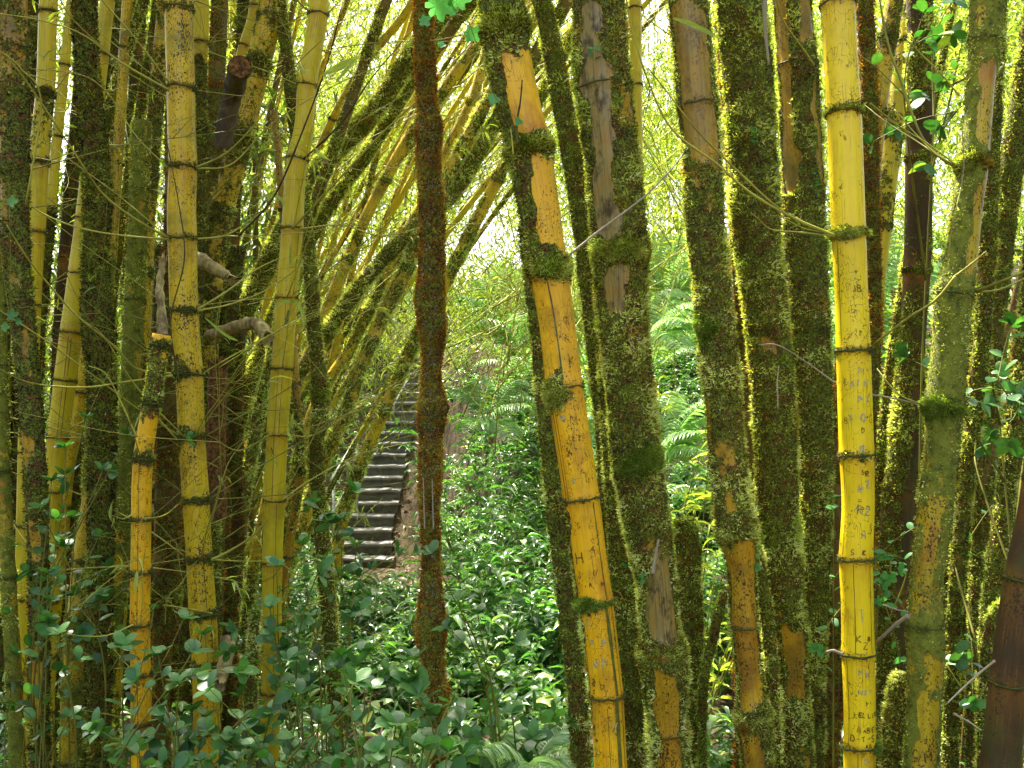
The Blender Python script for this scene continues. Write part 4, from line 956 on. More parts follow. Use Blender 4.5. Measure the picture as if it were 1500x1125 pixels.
# dead and cut pieces between the culms
def dead_piece(name, label, cat, ctrl, Y, w0, w1, mat='dead', capmat=None, jag=True):
    """broken hollow culm piece: joint ridges, ragged splintered open end"""
    Ys = Y if isinstance(Y, list) else np.linspace(*(Y if not np.isscalar(Y) else (Y, Y)), len(ctrl))
    c = spline([P(x, y, yy) for (x, y), yy in zip(ctrl, Ys)], 10); n_ = len(c)
    r = np.linspace(w0, w1, n_)*.5/F*np.mean(Ys)
    kn = np.zeros(n_)
    for q in (.18, .55, .86): kn += np.exp(-((np.linspace(0, 1, n_)-q)/.025)**2)
    r = r*(1+.16*kn-.06*np.roll(kn, 1)+.10*(vnoise(np.stack([np.linspace(0, 9, n_), np.full(n_, w0), np.zeros(n_)], -1))-.5))
    ns = 22; V, Fs = tube(c, r, ns, cap=False); V = V+(fbm(V*60, 3)-.5)[:, None]*.008
    root = empty(name, c[0]); tag(root, label, cat)
    ax = norm(c[-1]-c[-3])
    if jag:
        a_ = np.arange(ns); sp = (.004+.035*rng.random(ns)**2)*(1 if not capmat else .1)
        V = np.vstack([V, V[-ns:]+ax*sp[:, None]+norm(V[-ns:]-c[-1])*.002])
        Fs.append(np.stack([(n_-1)*ns+a_, (n_-1)*ns+(a_+1) % ns, n_*ns+(a_+1) % ns, n_*ns+a_], -1))
    inner = c[-1]+(V[(n_-1)*ns:n_*ns]-c[-1])*.8
    dp = inner-ax*.05; m0 = len(V); V = np.vstack([V, inner, dp]); a_ = np.arange(ns)
    Fs += [np.stack([(n_-1)*ns+a_, m0+a_, m0+(a_+1) % ns, (n_-1)*ns+(a_+1) % ns], -1), np.stack([m0+a_, m0+ns+a_, m0+ns+(a_+1) % ns, m0+(a_+1) % ns], -1), (m0+ns+a_)[None]]
    mesh('stem', V, Fs, M[mat], root)
    if capmat:
        d = ax; a = np.linspace(0, 2*PI, 24, endpoint=False); A = norm(np.cross(d, [0, 0, 1.])); B = np.cross(A, d)
        rr = r[-1]*(1.0+.06*rng.normal(size=24))
        ring = c[-1]+d*.006+(A*np.cos(a)[:, None]+B*np.sin(a)[:, None])*rr[:, None]
        mesh('cut_face', np.vstack([ring, ring-d*.008]), [np.arange(24)[None], np.stack([np.arange(24), (np.arange(24)+1) % 24, (np.arange(24)+1) % 24+24, np.arange(24)+24], -1)], M[capmat], root, smoothf=False)
    return root
dead_piece('sawn_branch_stub', 'dark stub ending in a round red-brown sawn face, high between leaning culms', 'branch stub', [(326, 215), (334, 170), (343, 130), (349, 106), (352, 98)], [3.5, 3.46, 3.4, 3.28, 3.12], 27, 30, 'treebark', 'cut')
dead_piece('dead_bamboo_piece', 'grey splintered broken bamboo end pointing right behind the speckled culm', 'dead bamboo', [(286, 378), (302, 386), (320, 397), (338, 408)], (3.4, 3.25), 24, 13)
dead_piece('dead_bamboo_piece', 'pale bent bamboo elbow jutting right above the slim clean culm', 'dead bamboo', [(306, 492), (330, 484), (356, 476), (378, 476), (391, 492)], (3.4, 3.15), 17, 19)
dead_piece('dead_bamboo_piece', 'red-brown rotting bamboo stump below the pale elbow', 'dead bamboo', [(318, 760), (316, 680), (318, 600), (320, 535)], (3.5, 3.5), 30, 26, 'cut')
dead_piece('dead_bamboo_piece', 'grey dry splinter standing on top of the snapped yellow culm', 'dead bamboo', [(238, 492), (237, 460), (234, 420), (238, 385)], (2.75, 2.8), 16, 9)
dead_piece('dead_bamboo_piece', 'rough brown root knot among shrub leaves at the foot of the speckled culm', 'dead bamboo', [(335, 935), (332, 960), (326, 985), (322, 1000)], (2.9, 2.8), 24, 16)

# --- leaning fan behind
def fan(key, label, pts, Y, w, kind='bark', level=.7, nodes=(), branch=5, tintb=.05, **k):
    a = [(x, y, w) for x, y in pts]
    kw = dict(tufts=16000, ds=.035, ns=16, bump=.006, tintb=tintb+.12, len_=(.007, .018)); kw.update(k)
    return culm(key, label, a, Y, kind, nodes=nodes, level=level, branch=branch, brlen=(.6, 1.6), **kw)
fan('F1', 'fat mossy culm leaning steeply right, its upper edge sunlit, two swollen joints', [(690, -40), (640, 30), (600, 85), (545, 165), (505, 208), (467, 247), (430, 310), (390, 390), (350, 480), (325, 570), (310, 690)], (5.0, 5.4), 30, nodes=[(83, 1.2), (180, 2), (250, 2), (400, 1)], level=.72, tintb=.14)
fan('F2', 'mossy culm leaning just under the fattest slanting one', [(640, 70), (590, 140), (540, 222), (490, 290), (455, 350), (415, 430), (380, 520), (350, 620), (335, 720)], (5.4, 5.6), 22, nodes=[(180, 1.3), (300, 1.3), (420, 1)], level=.66)
fan('F3', 'thin orange-yellow culm slanting high above the mossy ones', [(612, -10), (590, 25), (545, 78), (500, 150), (470, 212), (440, 280), (410, 370), (385, 470)], (5.6, 6.0), 12, 'yelspeck', nodes=[(78, 1), (175, 1), (280, 1)], level=.15)
fan('F4', 'dark brown culm crossing behind the rust-red trunk, lit from above', [(740, -10), (690, 75), (640, 145), (600, 200), (565, 262), (540, 310), (510, 378), (480, 450), (442, 545), (408, 640), (390, 740)], (6.0, 5.6), 17, nodes=[(145, 1), (262, 1), (378, 1), (500, 1)], kind='yelspeck', level=.5)
fan('F6', 'slender mossy culm crossing right of the rust-red trunk high up', [(724, 20), (708, 90), (690, 150), (655, 218), (622, 290), (585, 360), (548, 440), (512, 510), (470, 575), (442, 650), (425, 740)], (6.4, 5.8), 15, 'yelspeck', nodes=[(150, 1), (290, 1), (440, 1), (560, 1)], level=.42)
fan('F7', 'long sturdy mossy culm sweeping from lower left up past the trunk', [(790, 70), (738, 158), (700, 225), (657, 290), (600, 342), (552, 390), (482, 482), (440, 545), (396, 606), (350, 680), (320, 745), (290, 830)], (5.3, 5.0), 24, nodes=[(158, 1), (262, 1), (370, 1.3), (488, 2), (610, 1)], level=.66, tintb=.12)
fan('F8', 'yellow mossy culm slanting down beside the stone steps', [(760, 200), (740, 240), (705, 310), (670, 378), (640, 440), (612, 490), (580, 562), (548, 635), (518, 708), (502, 760), (490, 830)], (5.6, 5.3), 18, 'yelspeck', nodes=[(262, 1), (378, 1), (490, 1), (600, 1), (690, 1)], level=.5, tintb=.1)
fan('F11', 'orange-tinged mossy culm leaning just left of the handrail', [(650, 270), (612, 350), (598, 390), (560, 465), (527, 542), (507, 605), (478, 668), (455, 735), (432, 800), (405, 880)], (5.2, 4.9), 19, 'yelspeck', nodes=[(390, 1), (500, 1), (605, 1.2), (735, 1)], level=.55, tintb=.12)
fan('F12', 'grey-green culm at a steep lean left of the fan, dark underside', [(520, 130), (478, 250), (448, 330), (420, 430), (395, 540), (372, 640), (355, 760), (345, 880)], (4.8, 4.6), 20, nodes=[(250, 1), (430, 1), (600, 1)], level=.6)
culm('V1', 'wavy moss-lumped stem standing upright among the shrub leaves left of the steps',
     [(448, 330, 20), (455, 400, 22), (460, 480, 22), (468, 560, 25), (470, 590, 28), (463, 660, 23), (468, 740, 23), (476, 830, 24), (482, 900, 25), (488, 980, 24), (492, 1060, 22)],
     3.7, 'bark', nodes=[(480, 1), (575, 2), (700, 1), (850, 1)], level=.85, tufts=20000, ds=.018, ns=20, bump=.009, tintb=.08, top=1.8)
culm('V2', 'thin mossy stem standing left of the clean culm near the ground, sunlit cap',
     [(374, 895, 16), (372, 930, 20), (368, 1000, 22), (366, 1100, 22)], 3.1, 'bark', level=.9, tufts=24000, ds=.014, ns=18, bump=.006, tintb=.15, top=.0, name='bamboo_stump')
collar(CULMS['V2'], 900, None, 1.5, M['brightmoss'], dz=9)
culm('V3', 'thin curved stem with a rust tint rising left of the wavy mossy one',
     [(436, 600, 12), (440, 690, 13), (425, 790, 14), (410, 880, 15), (396, 980, 15)], 4.0, 'ochre', nodes=[(690, 1)], level=.4, tufts=12000, ds=.02, ns=16, tintb=.0, top=1.2)

# many thin culms fanning behind, and dim stems filling the clumps
k = 0
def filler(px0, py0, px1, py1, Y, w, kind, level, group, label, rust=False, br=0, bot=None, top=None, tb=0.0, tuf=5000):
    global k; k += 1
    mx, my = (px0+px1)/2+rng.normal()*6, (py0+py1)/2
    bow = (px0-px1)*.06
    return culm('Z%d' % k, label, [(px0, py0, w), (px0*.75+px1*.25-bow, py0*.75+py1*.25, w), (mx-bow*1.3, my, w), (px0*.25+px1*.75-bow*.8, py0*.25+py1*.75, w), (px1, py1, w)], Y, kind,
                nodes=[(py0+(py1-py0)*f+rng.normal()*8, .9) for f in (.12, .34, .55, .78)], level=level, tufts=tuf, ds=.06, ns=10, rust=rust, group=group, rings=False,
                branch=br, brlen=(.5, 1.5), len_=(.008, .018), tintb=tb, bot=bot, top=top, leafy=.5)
for i in range(30):
    f = i/29
    top_x = 470+rng.uniform(-200, 520); x0 = rng.uniform(230, 430)
    Yv = rng.uniform(6.5, 9.5); kk = ['yelgreen', 'yelspeck', 'bark', 'yelspeck'][i % 4]
    lean = (top_x-x0)
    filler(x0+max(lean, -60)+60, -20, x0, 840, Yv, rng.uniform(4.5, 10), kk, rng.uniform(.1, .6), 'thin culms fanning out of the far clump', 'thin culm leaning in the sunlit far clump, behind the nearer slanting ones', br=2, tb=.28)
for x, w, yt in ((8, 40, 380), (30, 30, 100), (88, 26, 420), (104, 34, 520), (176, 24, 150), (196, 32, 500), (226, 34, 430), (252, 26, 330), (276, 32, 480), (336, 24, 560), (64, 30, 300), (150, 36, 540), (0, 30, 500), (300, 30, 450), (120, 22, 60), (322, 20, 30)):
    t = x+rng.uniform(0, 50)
    filler(t, yt, x, 960, rng.uniform(3.9, 5.8), w, 'dim', rng.uniform(.5, .8), 'dim stems crowding the left-hand clump', 'dim mossy stem crowded deep in the dark left-hand clump', rust=rng.random() < .12, br=1, tb=-.45, tuf=9000, top=2.6 if yt < 320 else .25)  # low tint darkens the moss: thicket shade put into the colour
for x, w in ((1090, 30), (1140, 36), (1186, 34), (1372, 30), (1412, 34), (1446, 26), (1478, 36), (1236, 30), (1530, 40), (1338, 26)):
    filler(x+rng.uniform(-20, 26), 640 if x < 1240 else 520, x, 1100, rng.uniform(3.3, 4.6), w, 'dim', rng.uniform(.5, .8), 'dim stems crowding the right-hand clump', 'dim mossy stem standing in the dark depth of the right-hand clump', rust=rng.random() < .35, tb=-.45, tuf=9000, top=.3 if x < 1500 else 2.6)  # moss tint dropped here too, standing in for shade deep in the clump

# ================================================================== GROUND
def axis(lo, hi, fine0, fine1, st, grow=1.25):
    v = list(np.arange(fine0, fine1, st)); s = st; x = v[-1]
    while x < hi: s *= grow; x += s; v.append(x)
    s = st; x = v[0]; pre = []
    while x > lo: s *= grow; x -= s; pre.append(x)
    return np.array(pre[::-1]+v)
gx = axis(-220, 220, -7, 8, .12); gy = axis(-120, 260, 1.5, 24, .12)
GX, GY = np.meshgrid(gx, gy); GZ = hgt(GX, GY)
V = np.stack([GX, GY, GZ], -1).reshape(-1, 3); nx = len(gx)
i = np.arange(len(gy)-1)[:, None]*nx; j = np.arange(nx-1)[None]
gr = mesh('ground', V, [np.stack([i+j, i+j+1, i+j+nx+1, i+j+nx], -1).reshape(-1, 4)], M['soil']); tag(gr, kind='structure')
# dirt path up to the steps
ys_ = np.arange(8.5, 13.5, .15); wv = .40+.1*vnoise(np.stack([ys_, ys_*0, ys_*0], -1))
cols = np.linspace(-1, 1, 9)
PX = xs(ys_)[:, None]+cols[None]*wv[:, None]+(.06*(vnoise(np.stack([ys_*3, ys_*0+5, ys_*0], -1))-.5))[:, None]; PY = np.repeat(ys_[:, None], 9, 1)
PZ = hgt(PX, PY)+.012+.02*(1-cols[None]**2); V = np.stack([PX, PY, PZ], -1).reshape(-1, 3)
i = np.arange(len(ys_)-1)[:, None]*9; j = np.arange(8)[None]
pa = mesh('path', V, [np.stack([i+j, i+j+1, i+j+10, i+j+9], -1).reshape(-1, 4)], M['path']); tag(pa, kind='structure')

# ------------------------------------------------------------------ steps and handrail
NS = 22; y0 = 13.476; rise, tread = .158, .262
st = empty('stone_steps', (float(xs(13.5)), 13.5, -.92)); st['_o'] = list(st.location)
tag(st, 'narrow flight of worn grey stone steps climbing the bank beyond the culms', 'steps')
for k_ in range(NS):
    yy = y0+k_*tread; zt = -.916+rise*(k_+1); cx = float(xs(yy))+rng.normal()*.012
    w = .72+rng.normal()*.03
    # tread slab with worn, uneven nose and a recessed riser under it
    n_ = 14; ac = Acc()
    xx = np.linspace(-w/2, w/2, n_); wob = (vnoise(np.stack([xx*9, xx*0+k_*3.3, xx*0], -1))-.5)*.035
    zz = (vnoise(np.stack([xx*7, xx*0+k_*5.1+9, xx*0], -1))-.5)*.022
    prof_ = [(-.03, -.055), (-.045, -.03), (-.035, -.006), (-.01, 0), (tread+.02, .004), (tread+.02, -.07)]
    VV = np.array([[[cx+x, yy+py_+wob[a_]*(1 if py_ < .1 else 0), zt+pz_+zz[a_]] for (py_, pz_) in prof_] for a_, x in enumerate(xx)])
    m_ = len(prof_); i = (np.arange(n_-1)*m_)[:, None]; j = np.arange(m_)[None]
    ac.add(VV.reshape(-1, 3), [np.stack([i+j, i+m_+j, i+m_+(j+1) % m_, i+(j+1) % m_], -1).reshape(-1, 4), np.arange(m_)[None], (np.arange(m_)+(n_-1)*m_)[None, ::-1]])
    ac.add(*box(cx, yy+tread*.5+.02, zt-.06-.15, w*.97, tread+.04, .30))
    ac.build('step', M['step'], st, smoothf=False)
hr = empty('handrail', tuple(P(485, 700, 13.4)-np.array([0, 0, .9]))); hr['_o'] = list(hr.location)
tag(hr, 'pale pipe handrail running up the left side of the stone steps', 'handrail')
a_, b_ = P(486, 704, 13.3), P(601, 512, 17.9)
ac = Acc(); ac.add(*tube(np.linspace(a_, b_, 8), .030, 8)); ac.build('rail', M['rail'], hr)
ac = Acc(); ac.add(*tube(np.linspace(a_, b_, 8)-np.array([-.02, 0, .42]), .016, 8)); ac.build('rail', M['rail'], hr)
for t in np.linspace(0.02, .98, 5):
    q = a_+(b_-a_)*t; ac = Acc(); ac.add(*tube([q, [q[0], q[1], h1(q[0], q[1])-.1]], .02, 8)); ac.build('post', M['rail'], hr)

# ------------------------------------------------------------------ undergrowth plants
def rosette(acc, base, n, ln, wd, spread=.8, tint=.5, kind='lance', h=.0, tv=.3):
    az = rng.uniform(-PI, PI, n); el = rng.uniform(.15, 1.25, n)
    d = np.stack([np.cos(az)*np.cos(el)*spread, np.sin(az)*np.cos(el)*spread, np.sin(el)], -1)
    o = np.asarray(base)+np.stack([np.cos(az)*.01, np.sin(az)*.01, rng.uniform(0, 1, n)*h], -1)
    leaves(acc, kind, o, d, np.array([0, 0, 1.])+rng.normal(size=(n, 3))*.25, ln*rng.uniform(.6, 1.2, n), wd*rng.uniform(.7, 1.2, n), np.clip(tint+rng.normal(size=n)*tv, 0, 1))

def herb(acc, base, hgt_, nst, ln, wd, tint, kind='lance', dens=10):
    """bushy plant: several stems carrying leaves all along"""
    for s in range(nst):
        az = rng.uniform(-PI, PI); ln_ = hgt_*rng.uniform(.55, 1.1); tip = np.asarray(base)+np.array([math.cos(az)*ln_*.45, math.sin(az)*ln_*.45, ln_])
        t = np.sort(rng.uniform(.25, 1, dens)); o = np.asarray(base)+(tip-np.asarray(base))*t[:, None]+np.array([0, 0, .05])*np.sin(t*PI)[:, None]
        a2 = rng.uniform(-PI, PI, dens)
        d = np.stack([np.cos(a2), np.sin(a2), rng.uniform(-.25, .6, dens)], -1)
        leaves(acc, kind, o, d, np.array([0, 0, 1.])+rng.normal(size=(dens, 3))*.35, ln*rng.uniform(.6, 1.2, dens), wd*rng.uniform(.7, 1.2, dens), np.clip(tint+rng.normal(size=dens)*.28, 0, 1))

# ground cover nobody could count: right bank, left bank, far slope
ug = Acc()
def cover(x0, x1, y0, y1, n, f, avoid=True):
    x = rng.uniform(x0, x1, n); y = y0+(y1-y0)*rng.random(n)**.85
    if avoid:
        kp = (np.abs(x-xs(y)-.16) > (.50+.16*rng.random(n))) | (y < 8.6); x, y = x[kp], y[kp]
    kp = vnoise(np.stack([x*1.3, y*1.3, x*0+3], -1)) > .22; x, y = x[kp], y[kp]
    z = hgt(x, y)
    for a, b, c in zip(x, y, z): f(a, b, c)
def f_mid(a, b, c):
    t = rng.random(); tb = .25+.5*float(vnoise(np.array([[a*.9, b*.9, 0]]))[0])
    if t < .07: herb(ug, (a, b, c), rng.uniform(.2, .45), 3, .13, .045, tb+.15, 'lance', 7)
    elif t < .30: herb(ug, (a, b, c), rng.uniform(.1, .25), 4, .035, .022, tb-.1, 'lance', 12)
    elif t < .5: herb(ug, (a, b, c), rng.uniform(.18, .42), 4, .085, .024, tb, 'lance', 9)
    elif t < .8: herb(ug, (a, b, c), rng.uniform(.12, .3), 3, .06, .034, tb, 'lance', 9)
    else: rosette(ug, (a, b, c), 13, .20, .024, .8, tb+.1)
cover(-1.2, 3.4, 4.6, 12, 2100, f_mid)
cover(-1.4, 6.5, 11, 20, 1500, f_mid)
cover(-7, -1.2, 6.5, 19, 1300, f_mid)
cover(3.0, 9, 5, 13, 700, f_mid)
cover(1.8, 6, 2.4, 5.2, 500, f_mid)
cover(-6, -2.6, 2.4, 6.5, 500, f_mid)
cover(-3.5, 2.0, 3.0, 5.2, 500, f_mid)
cover(-2.6, .6, 4.6, 9.5, 700, f_mid)
cover(-3.5, -1.2, 9, 15, 300, f_mid)
def f_far(a, b, c): herb(ug, (a, b, c), rng.uniform(.5, 1.3), 4, .22, .075, .45+.3*rng.random(), 'lance', 10)
cover(-9, 12, 18.5, 34, 900, f_far, False)
o = ug.build('undergrowth', M['under']); tag(o, kind='stuff'); o['label'] = 'low green undergrowth covering the banks'
# dead leaves on the ground
lt = Acc(); n = 3500
x = rng.uniform(-5, 5, n); y = rng.uniform(2.5, 16, n); x = np.where(rng.random(n) < .5, xs(y)+rng.normal(size=n)*.6, x)
z = hgt(x, y)+.015
leaves(lt, 'lance', np.stack([x, y, z], -1), np.concatenate([rng.normal(size=(n, 2)), np.zeros((n, 1))+.05], 1), np.array([0, 0, 1.])+rng.normal(size=(n, 3))*.3, rng.uniform(.05, .12, n), rng.uniform(.012, .04, n), rng.random(n))
o = lt.build('leaf_litter', M['litter']); tag(o, kind='stuff'); o['label'] = 'dry fallen leaves scattered over the path'

# ------------------------------------------------------------------ ferns
def frond(acc, base, tip, sag, npin, pl, near=False, tint=.5):
    base = np.asarray(base, float); tip = np.asarray(tip, float)
    t = np.linspace(0, 1, npin+4); c = base+(tip-base)*t[:, None]+np.array([0, 0, 1.])*(sag*np.sin(t*PI*.9))[:, None]
    T = norm(np.gradient(c, axis=0)); side = norm(np.cross(T, np.array([0, 0, 1.]))); up = np.cross(side, T)
    V, Fs = tube(c, np.linspace(.005, .0015, len(c)), 5); acc.add(V, Fs, .8)
    for s in (-1, 1):
        o = c[3:]; L_ = pl*np.sin(np.clip(t[3:]*.93+.07, 0, 1)*PI)**.55*(1-.15*t[3:]); L_ = np.maximum(L_, .02*pl)
        d = norm(side[3:]*s+T[3:]*.35-up[3:]*.18+rng.normal(size=o.shape)*.04)
        if not near:
            leaves(acc, 'lance', o, d, up[3:], L_, np.minimum(L_*.2, .022), np.clip(tint+rng.normal(size=len(o))*.15, 0, 1))
        else:
            for q, dd, LL, uu, tt in zip(o, d, L_, up[3:], T[3:]):
                m_ = max(5, int(LL/.008)); u = np.linspace(.04, 1, m_); oo = q+dd*(LL*u)[:, None]-uu*(LL*.12*u**2)[:, None]
                pw = .016*np.sin(np.clip(1-u*.95, 0, 1)*PI*.5)+.003
                for s2 in (-1, 1):
                    d2 = norm(np.cross(dd, uu)*s2+dd*.45)
                    leaves(acc, 'thin', oo, np.repeat(d2[None], m_, 0)+rng.normal(size=(m_, 3))*.05, np.repeat(uu[None], m_, 0), pw, .0085, np.clip(tint+rng.normal(size=m_)*.12, 0, 1))
def fern(label, base, tips, npin, pl, near=False, sag=.12, tint=.5, group=None):
    base = np.asarray(base, float); r = empty('fern', base); r['_o'] = list(map(float, base)); tag(r, label, 'fern', group)
    for tp in tips:
        ac = Acc(); frond(ac, base, tp, sag*np.linalg.norm(np.asarray(tp)-base), npin, pl, near, tint+rng.normal()*.1); ac.build('frond', M['fern'], r)
fern('large shiny fern with feathery fronds at the bottom edge left of the golden culm', P(745, 1200, 2.6), [P(665, 1098, 2.5), P(850, 1078, 2.9), P(860, 1112, 2.6), P(790, 1075, 3.0), P(790, 1150, 2.3), P(700, 1120, 2.3)], 34, .12, False, .22, .9)
fern('tree fern with pale drooping fronds on the bank left of the golden culm', P(752, 520, 9.5), [P(668, 440, 9.3), P(700, 418, 9.8), P(800, 430, 9.6), P(770, 470, 8.9), P(815, 500, 9.3), P(690, 480, 9.0), P(740, 400, 10)], 20, .30, False, .20, .7)
fern('pale fern whose fronds reach right of the grey-stripped culm at mid height', P(960, 500, 7.0), [P(1020, 450, 6.8), P(1010, 480, 6.6), P(930, 455, 7.2), P(1030, 490, 7), P(985, 430, 7.3), P(1000, 520, 6.5)], 20, .20, False, .18, .8)
fern('bright green upright fern high behind the ochre-topped culm', P(975, 450, 8.5), [P(940, 375, 8.5), P(985, 350, 8.7), P(1015, 370, 8.3), P(1025, 400, 8.2), P(960, 345, 9)], 20, .26, False, .12, 1.0)
fern('wide fern with rows of pale pinnae left of the ochre culm, below mid height', P(960, 690, 5.6), [P(1040, 590, 5.4), P(1045, 615, 5.6), P(1030, 640, 5.2), P(940, 600, 5.9), P(1040, 670, 5.2), P(985, 580, 6)], 24, .17, False, .15, .75)
fern('small fern with hanging fronds in the gap right of the golden culm', P(880, 620, 6.2), [P(858, 560, 6.2), P(895, 600, 6.1), P(872, 680, 5.8), P(905, 640, 5.9), P(850, 620, 5.9)], 18, .13, False, .15, .7)
fern('fern on the right bank beneath the pale tree fern', P(715, 620, 8.0), [P(660, 575, 8.0), P(700, 560, 8.4), P(765, 560, 8.2), P(775, 600, 7.8), P(680, 640, 7.6), P(750, 650, 7.6)], 18, .22, False, .16, .6)
fern('dark-leaved fern behind the right-hand gap', P(1395, 470, 6.0), [P(1330, 420, 6), P(1370, 390, 6.2), P(1480, 430, 5.9), P(1500, 480, 5.7), P(1450, 380, 6.3), P(1320, 480, 5.7)], 20, .18, False, .15, .8)
fern('fern lit pale right of the bright yellow culm', P(1310, 560, 7.0), [P(1290, 400, 7), P(1320, 380, 7.2), P(1280, 480, 6.8), P(1345, 440, 6.9), P(1290, 330, 7.4)], 22, .25, False, .10, .9)

for q in range(18):
    y_ = rng.uniform(5.0, 12.5); x_ = float(xs(y_))+rng.uniform(1.0, 3.2)*(1+.05*y_); b_ = np.array([x_, y_, h1(x_, y_)+.05]); sz_ = rng.uniform(.45, .8)
    nf = rng.integers(5, 9); az = rng.uniform(0, 2*PI)+np.arange(nf)*2*PI/nf+rng.normal(size=nf)*.2
    fern('small pale-green fern growing among the plants of the sunlit bank', b_, [b_+np.array([math.cos(a_)*sz_, math.sin(a_)*sz_, sz_*rng.uniform(.2, .6)]) for a_ in az], 18, sz_*.28, False, .28, rng.uniform(.5, 1), 'small ferns scattered over the bank')

# individual plants that stand out on the bank
spots = [(700, 700, 7.5, 'long-leaved plant with arching blades on the sunlit bank beside the trunk'), (770, 690, 7.0, 'tall leafy plant high on the bank beside the golden culm'),
         (690, 830, 6.2, 'glossy plant catching white glints low on the bank beside the trunk'), (760, 860, 5.8, 'dense bushy plant on the bank beside the dark pressed stem'),
         (710, 950, 5.2, 'leafy plant in half shade near the foot of the bank'), (790, 960, 5.0, 'dark bushy plant left of the dark pressed stem near the bottom'),
         (590, 950, 5.6, 'green leafy plant left of the rust-red trunk near the path'), (540, 900, 6.2, 'small leafy plant beside the brown path'),
         (1010, 700, 5.0, 'yellow-green bamboo seedling in the gap left of the inked culm'), (980, 640, 6.0, 'feathery bamboo seedling behind the gap right of the grey-stripped culm'),
         (1010, 850, 4.2, 'thin grassy seedling low between the mossy stub and the inked culm')]
for px, py, Y, lab in spots:
    b = P(px, py, Y); b[2] = h1(b[0], b[1])
    yb = 'seedling' in lab
    r = empty('bamboo_seedling' if yb else 'leafy_plant', b); r['_o'] = list(map(float, b)); tag(r, lab, 'plant')
    ac = Acc(); sm = Acc()
    hh = max(.35, P(px, py, Y)[2]-b[2]+.25)
    for s in range(9 if not yb else 6):
        az = rng.uniform(-PI, PI); tip = b+np.array([math.cos(az)*hh*.45, math.sin(az)*hh*.45, hh*rng.uniform(.7, 1.15)])
        pth = twig_mesh(sm, [b, (b+tip)/2+np.array([0, 0, .06]), tip], .004, .0015, .5, 6, 5)
        nn_ = 26; ii = rng.integers(3, len(pth), nn_)
        a2 = rng.uniform(-PI, PI, nn_); d = np.stack([np.cos(a2), np.sin(a2), rng.uniform(-.4, .5, nn_)], -1)
        if yb: leaves(ac, 'lance', pth[ii], d, np.array([0, 0, 1.])+rng.normal(size=(nn_, 3))*.3, rng.uniform(.09, .17, nn_), rng.uniform(.008, .015, nn_), rng.uniform(.3, 1, nn_))
        else: leaves(ac, 'lance', pth[ii], d, np.array([0, 0, 1.])+rng.normal(size=(nn_, 3))*.3, rng.uniform(.08, .15, nn_), rng.uniform(.025, .045, nn_), rng.uniform(.2, .9, nn_))
    sm.build('stem', M['twig'], r); ac.build('leaves', M['bleaf'] if yb else M['under'], r)

# ------------------------------------------------------------------ foreground shrubs with round glossy leaves
def shrub(label, basepx, Y, targets, ll=.050, n_leaf=(9, 16), jit=.10, name='shrub', mat='gloss', droop=.0, side=3, tl=(.1, .9), trunk=False):
    b = P(basepx[0], basepx[1], Y); b[2] = h1(b[0], b[1])
    r = empty(name, b); r['_o'] = list(map(float, b)); tag(r, label, 'shrub')
    sm = Acc(); lf = Acc()
    if trunk:
        cx_, cy_ = np.mean([t_[0] for t_ in targets]), np.mean([t_[1] for t_ in targets]); tc = P(cx_, cy_, Y)
        tr_ = twig_mesh(sm, [b, b*.5+tc*.5+rng.normal(size=3)*.05, tc], .004, .002, .4, 16, 6)
    for tx, ty in targets:
        if trunk: b = tr_[rng.integers(int(len(tr_)*.7), len(tr_)-1)]
        tip = P(tx, ty, Y+rng.uniform(-.25, .35)); mid = b*.45+tip*.55+np.array([rng.normal()*.08, rng.normal()*.06, .10])
        pth = twig_mesh(sm, [b, mid, tip], .0035, .0012, .35, 14, 5)
        paths = [pth[len(pth)//2:]]
        for s in range(side):
            i0 = rng.integers(len(pth)//2, len(pth)-3); d = norm(norm(pth[i0+2]-pth[i0])+rng.normal(size=3)*.75)
            L_ = rng.uniform(.12, .26); paths.append(twig_mesh(sm, [pth[i0], pth[i0]+d*L_*.5+np.array([0, 0, .01]), pth[i0]+d*L_+np.array([0, 0, -.01-droop])], .0018, .001, .4, 6, 4))
        for pp in paths:
            m_ = rng.integers(*n_leaf); ii = np.linspace(1, len(pp)-1, m_).astype(int)
            T = norm(pp[np.minimum(ii+1, len(pp)-1)]-pp[np.maximum(ii-1, 0)])
            sd = norm(np.cross(T, [0, 0, 1.])+1e-6)*np.where(np.arange(m_) % 2 == 0, 1, -1)[:, None]
            d = norm(sd*.9+T*.55+rng.normal(size=(m_, 3))*.35)
            up = np.array([0, -.25, 1.])+rng.normal(size=(m_, 3))*.55
            L_ = ll*rng.uniform(.55, 1.15, m_)
            leaves(lf, 'ovate', pp[ii], d, up, L_, L_*rng.uniform(.52, .68, m_), np.clip(rng.uniform(tl[0], tl[1], m_)+(rng.random(m_) < .015)*.4, 0, 1))
            # terminal whorl
            m_ = 4; a2 = rng.uniform(0, 2*PI)+np.arange(m_)*PI/2; Tn = norm(pp[-1]-pp[-3]); A = norm(np.cross(Tn, [.1, .2, 1.])); B = np.cross(Tn, A)
            d = norm(A*np.cos(a2)[:, None]+B*np.sin(a2)[:, None]+Tn*.5)
            leaves(lf, 'ovate', np.repeat(pp[-1][None], m_, 0), d, np.repeat((Tn+np.array([0, 0, .8]))[None], m_, 0), ll*rng.uniform(.6, 1.05, m_), ll*.58, rng.uniform(.3, .9, m_))
    sm.build('stems', M['twig'], r); lf.build('leaves', M[mat], r)
    return r
shrub('loose spray of blue-green leaves hanging in front of the grooved leaning culm at left', (110, 1130), 2.75, [(125, 612), (185, 638), (95, 655), (75, 705), (150, 690), (110, 760), (60, 745), (95, 800)], .040, (3, 6), side=2)
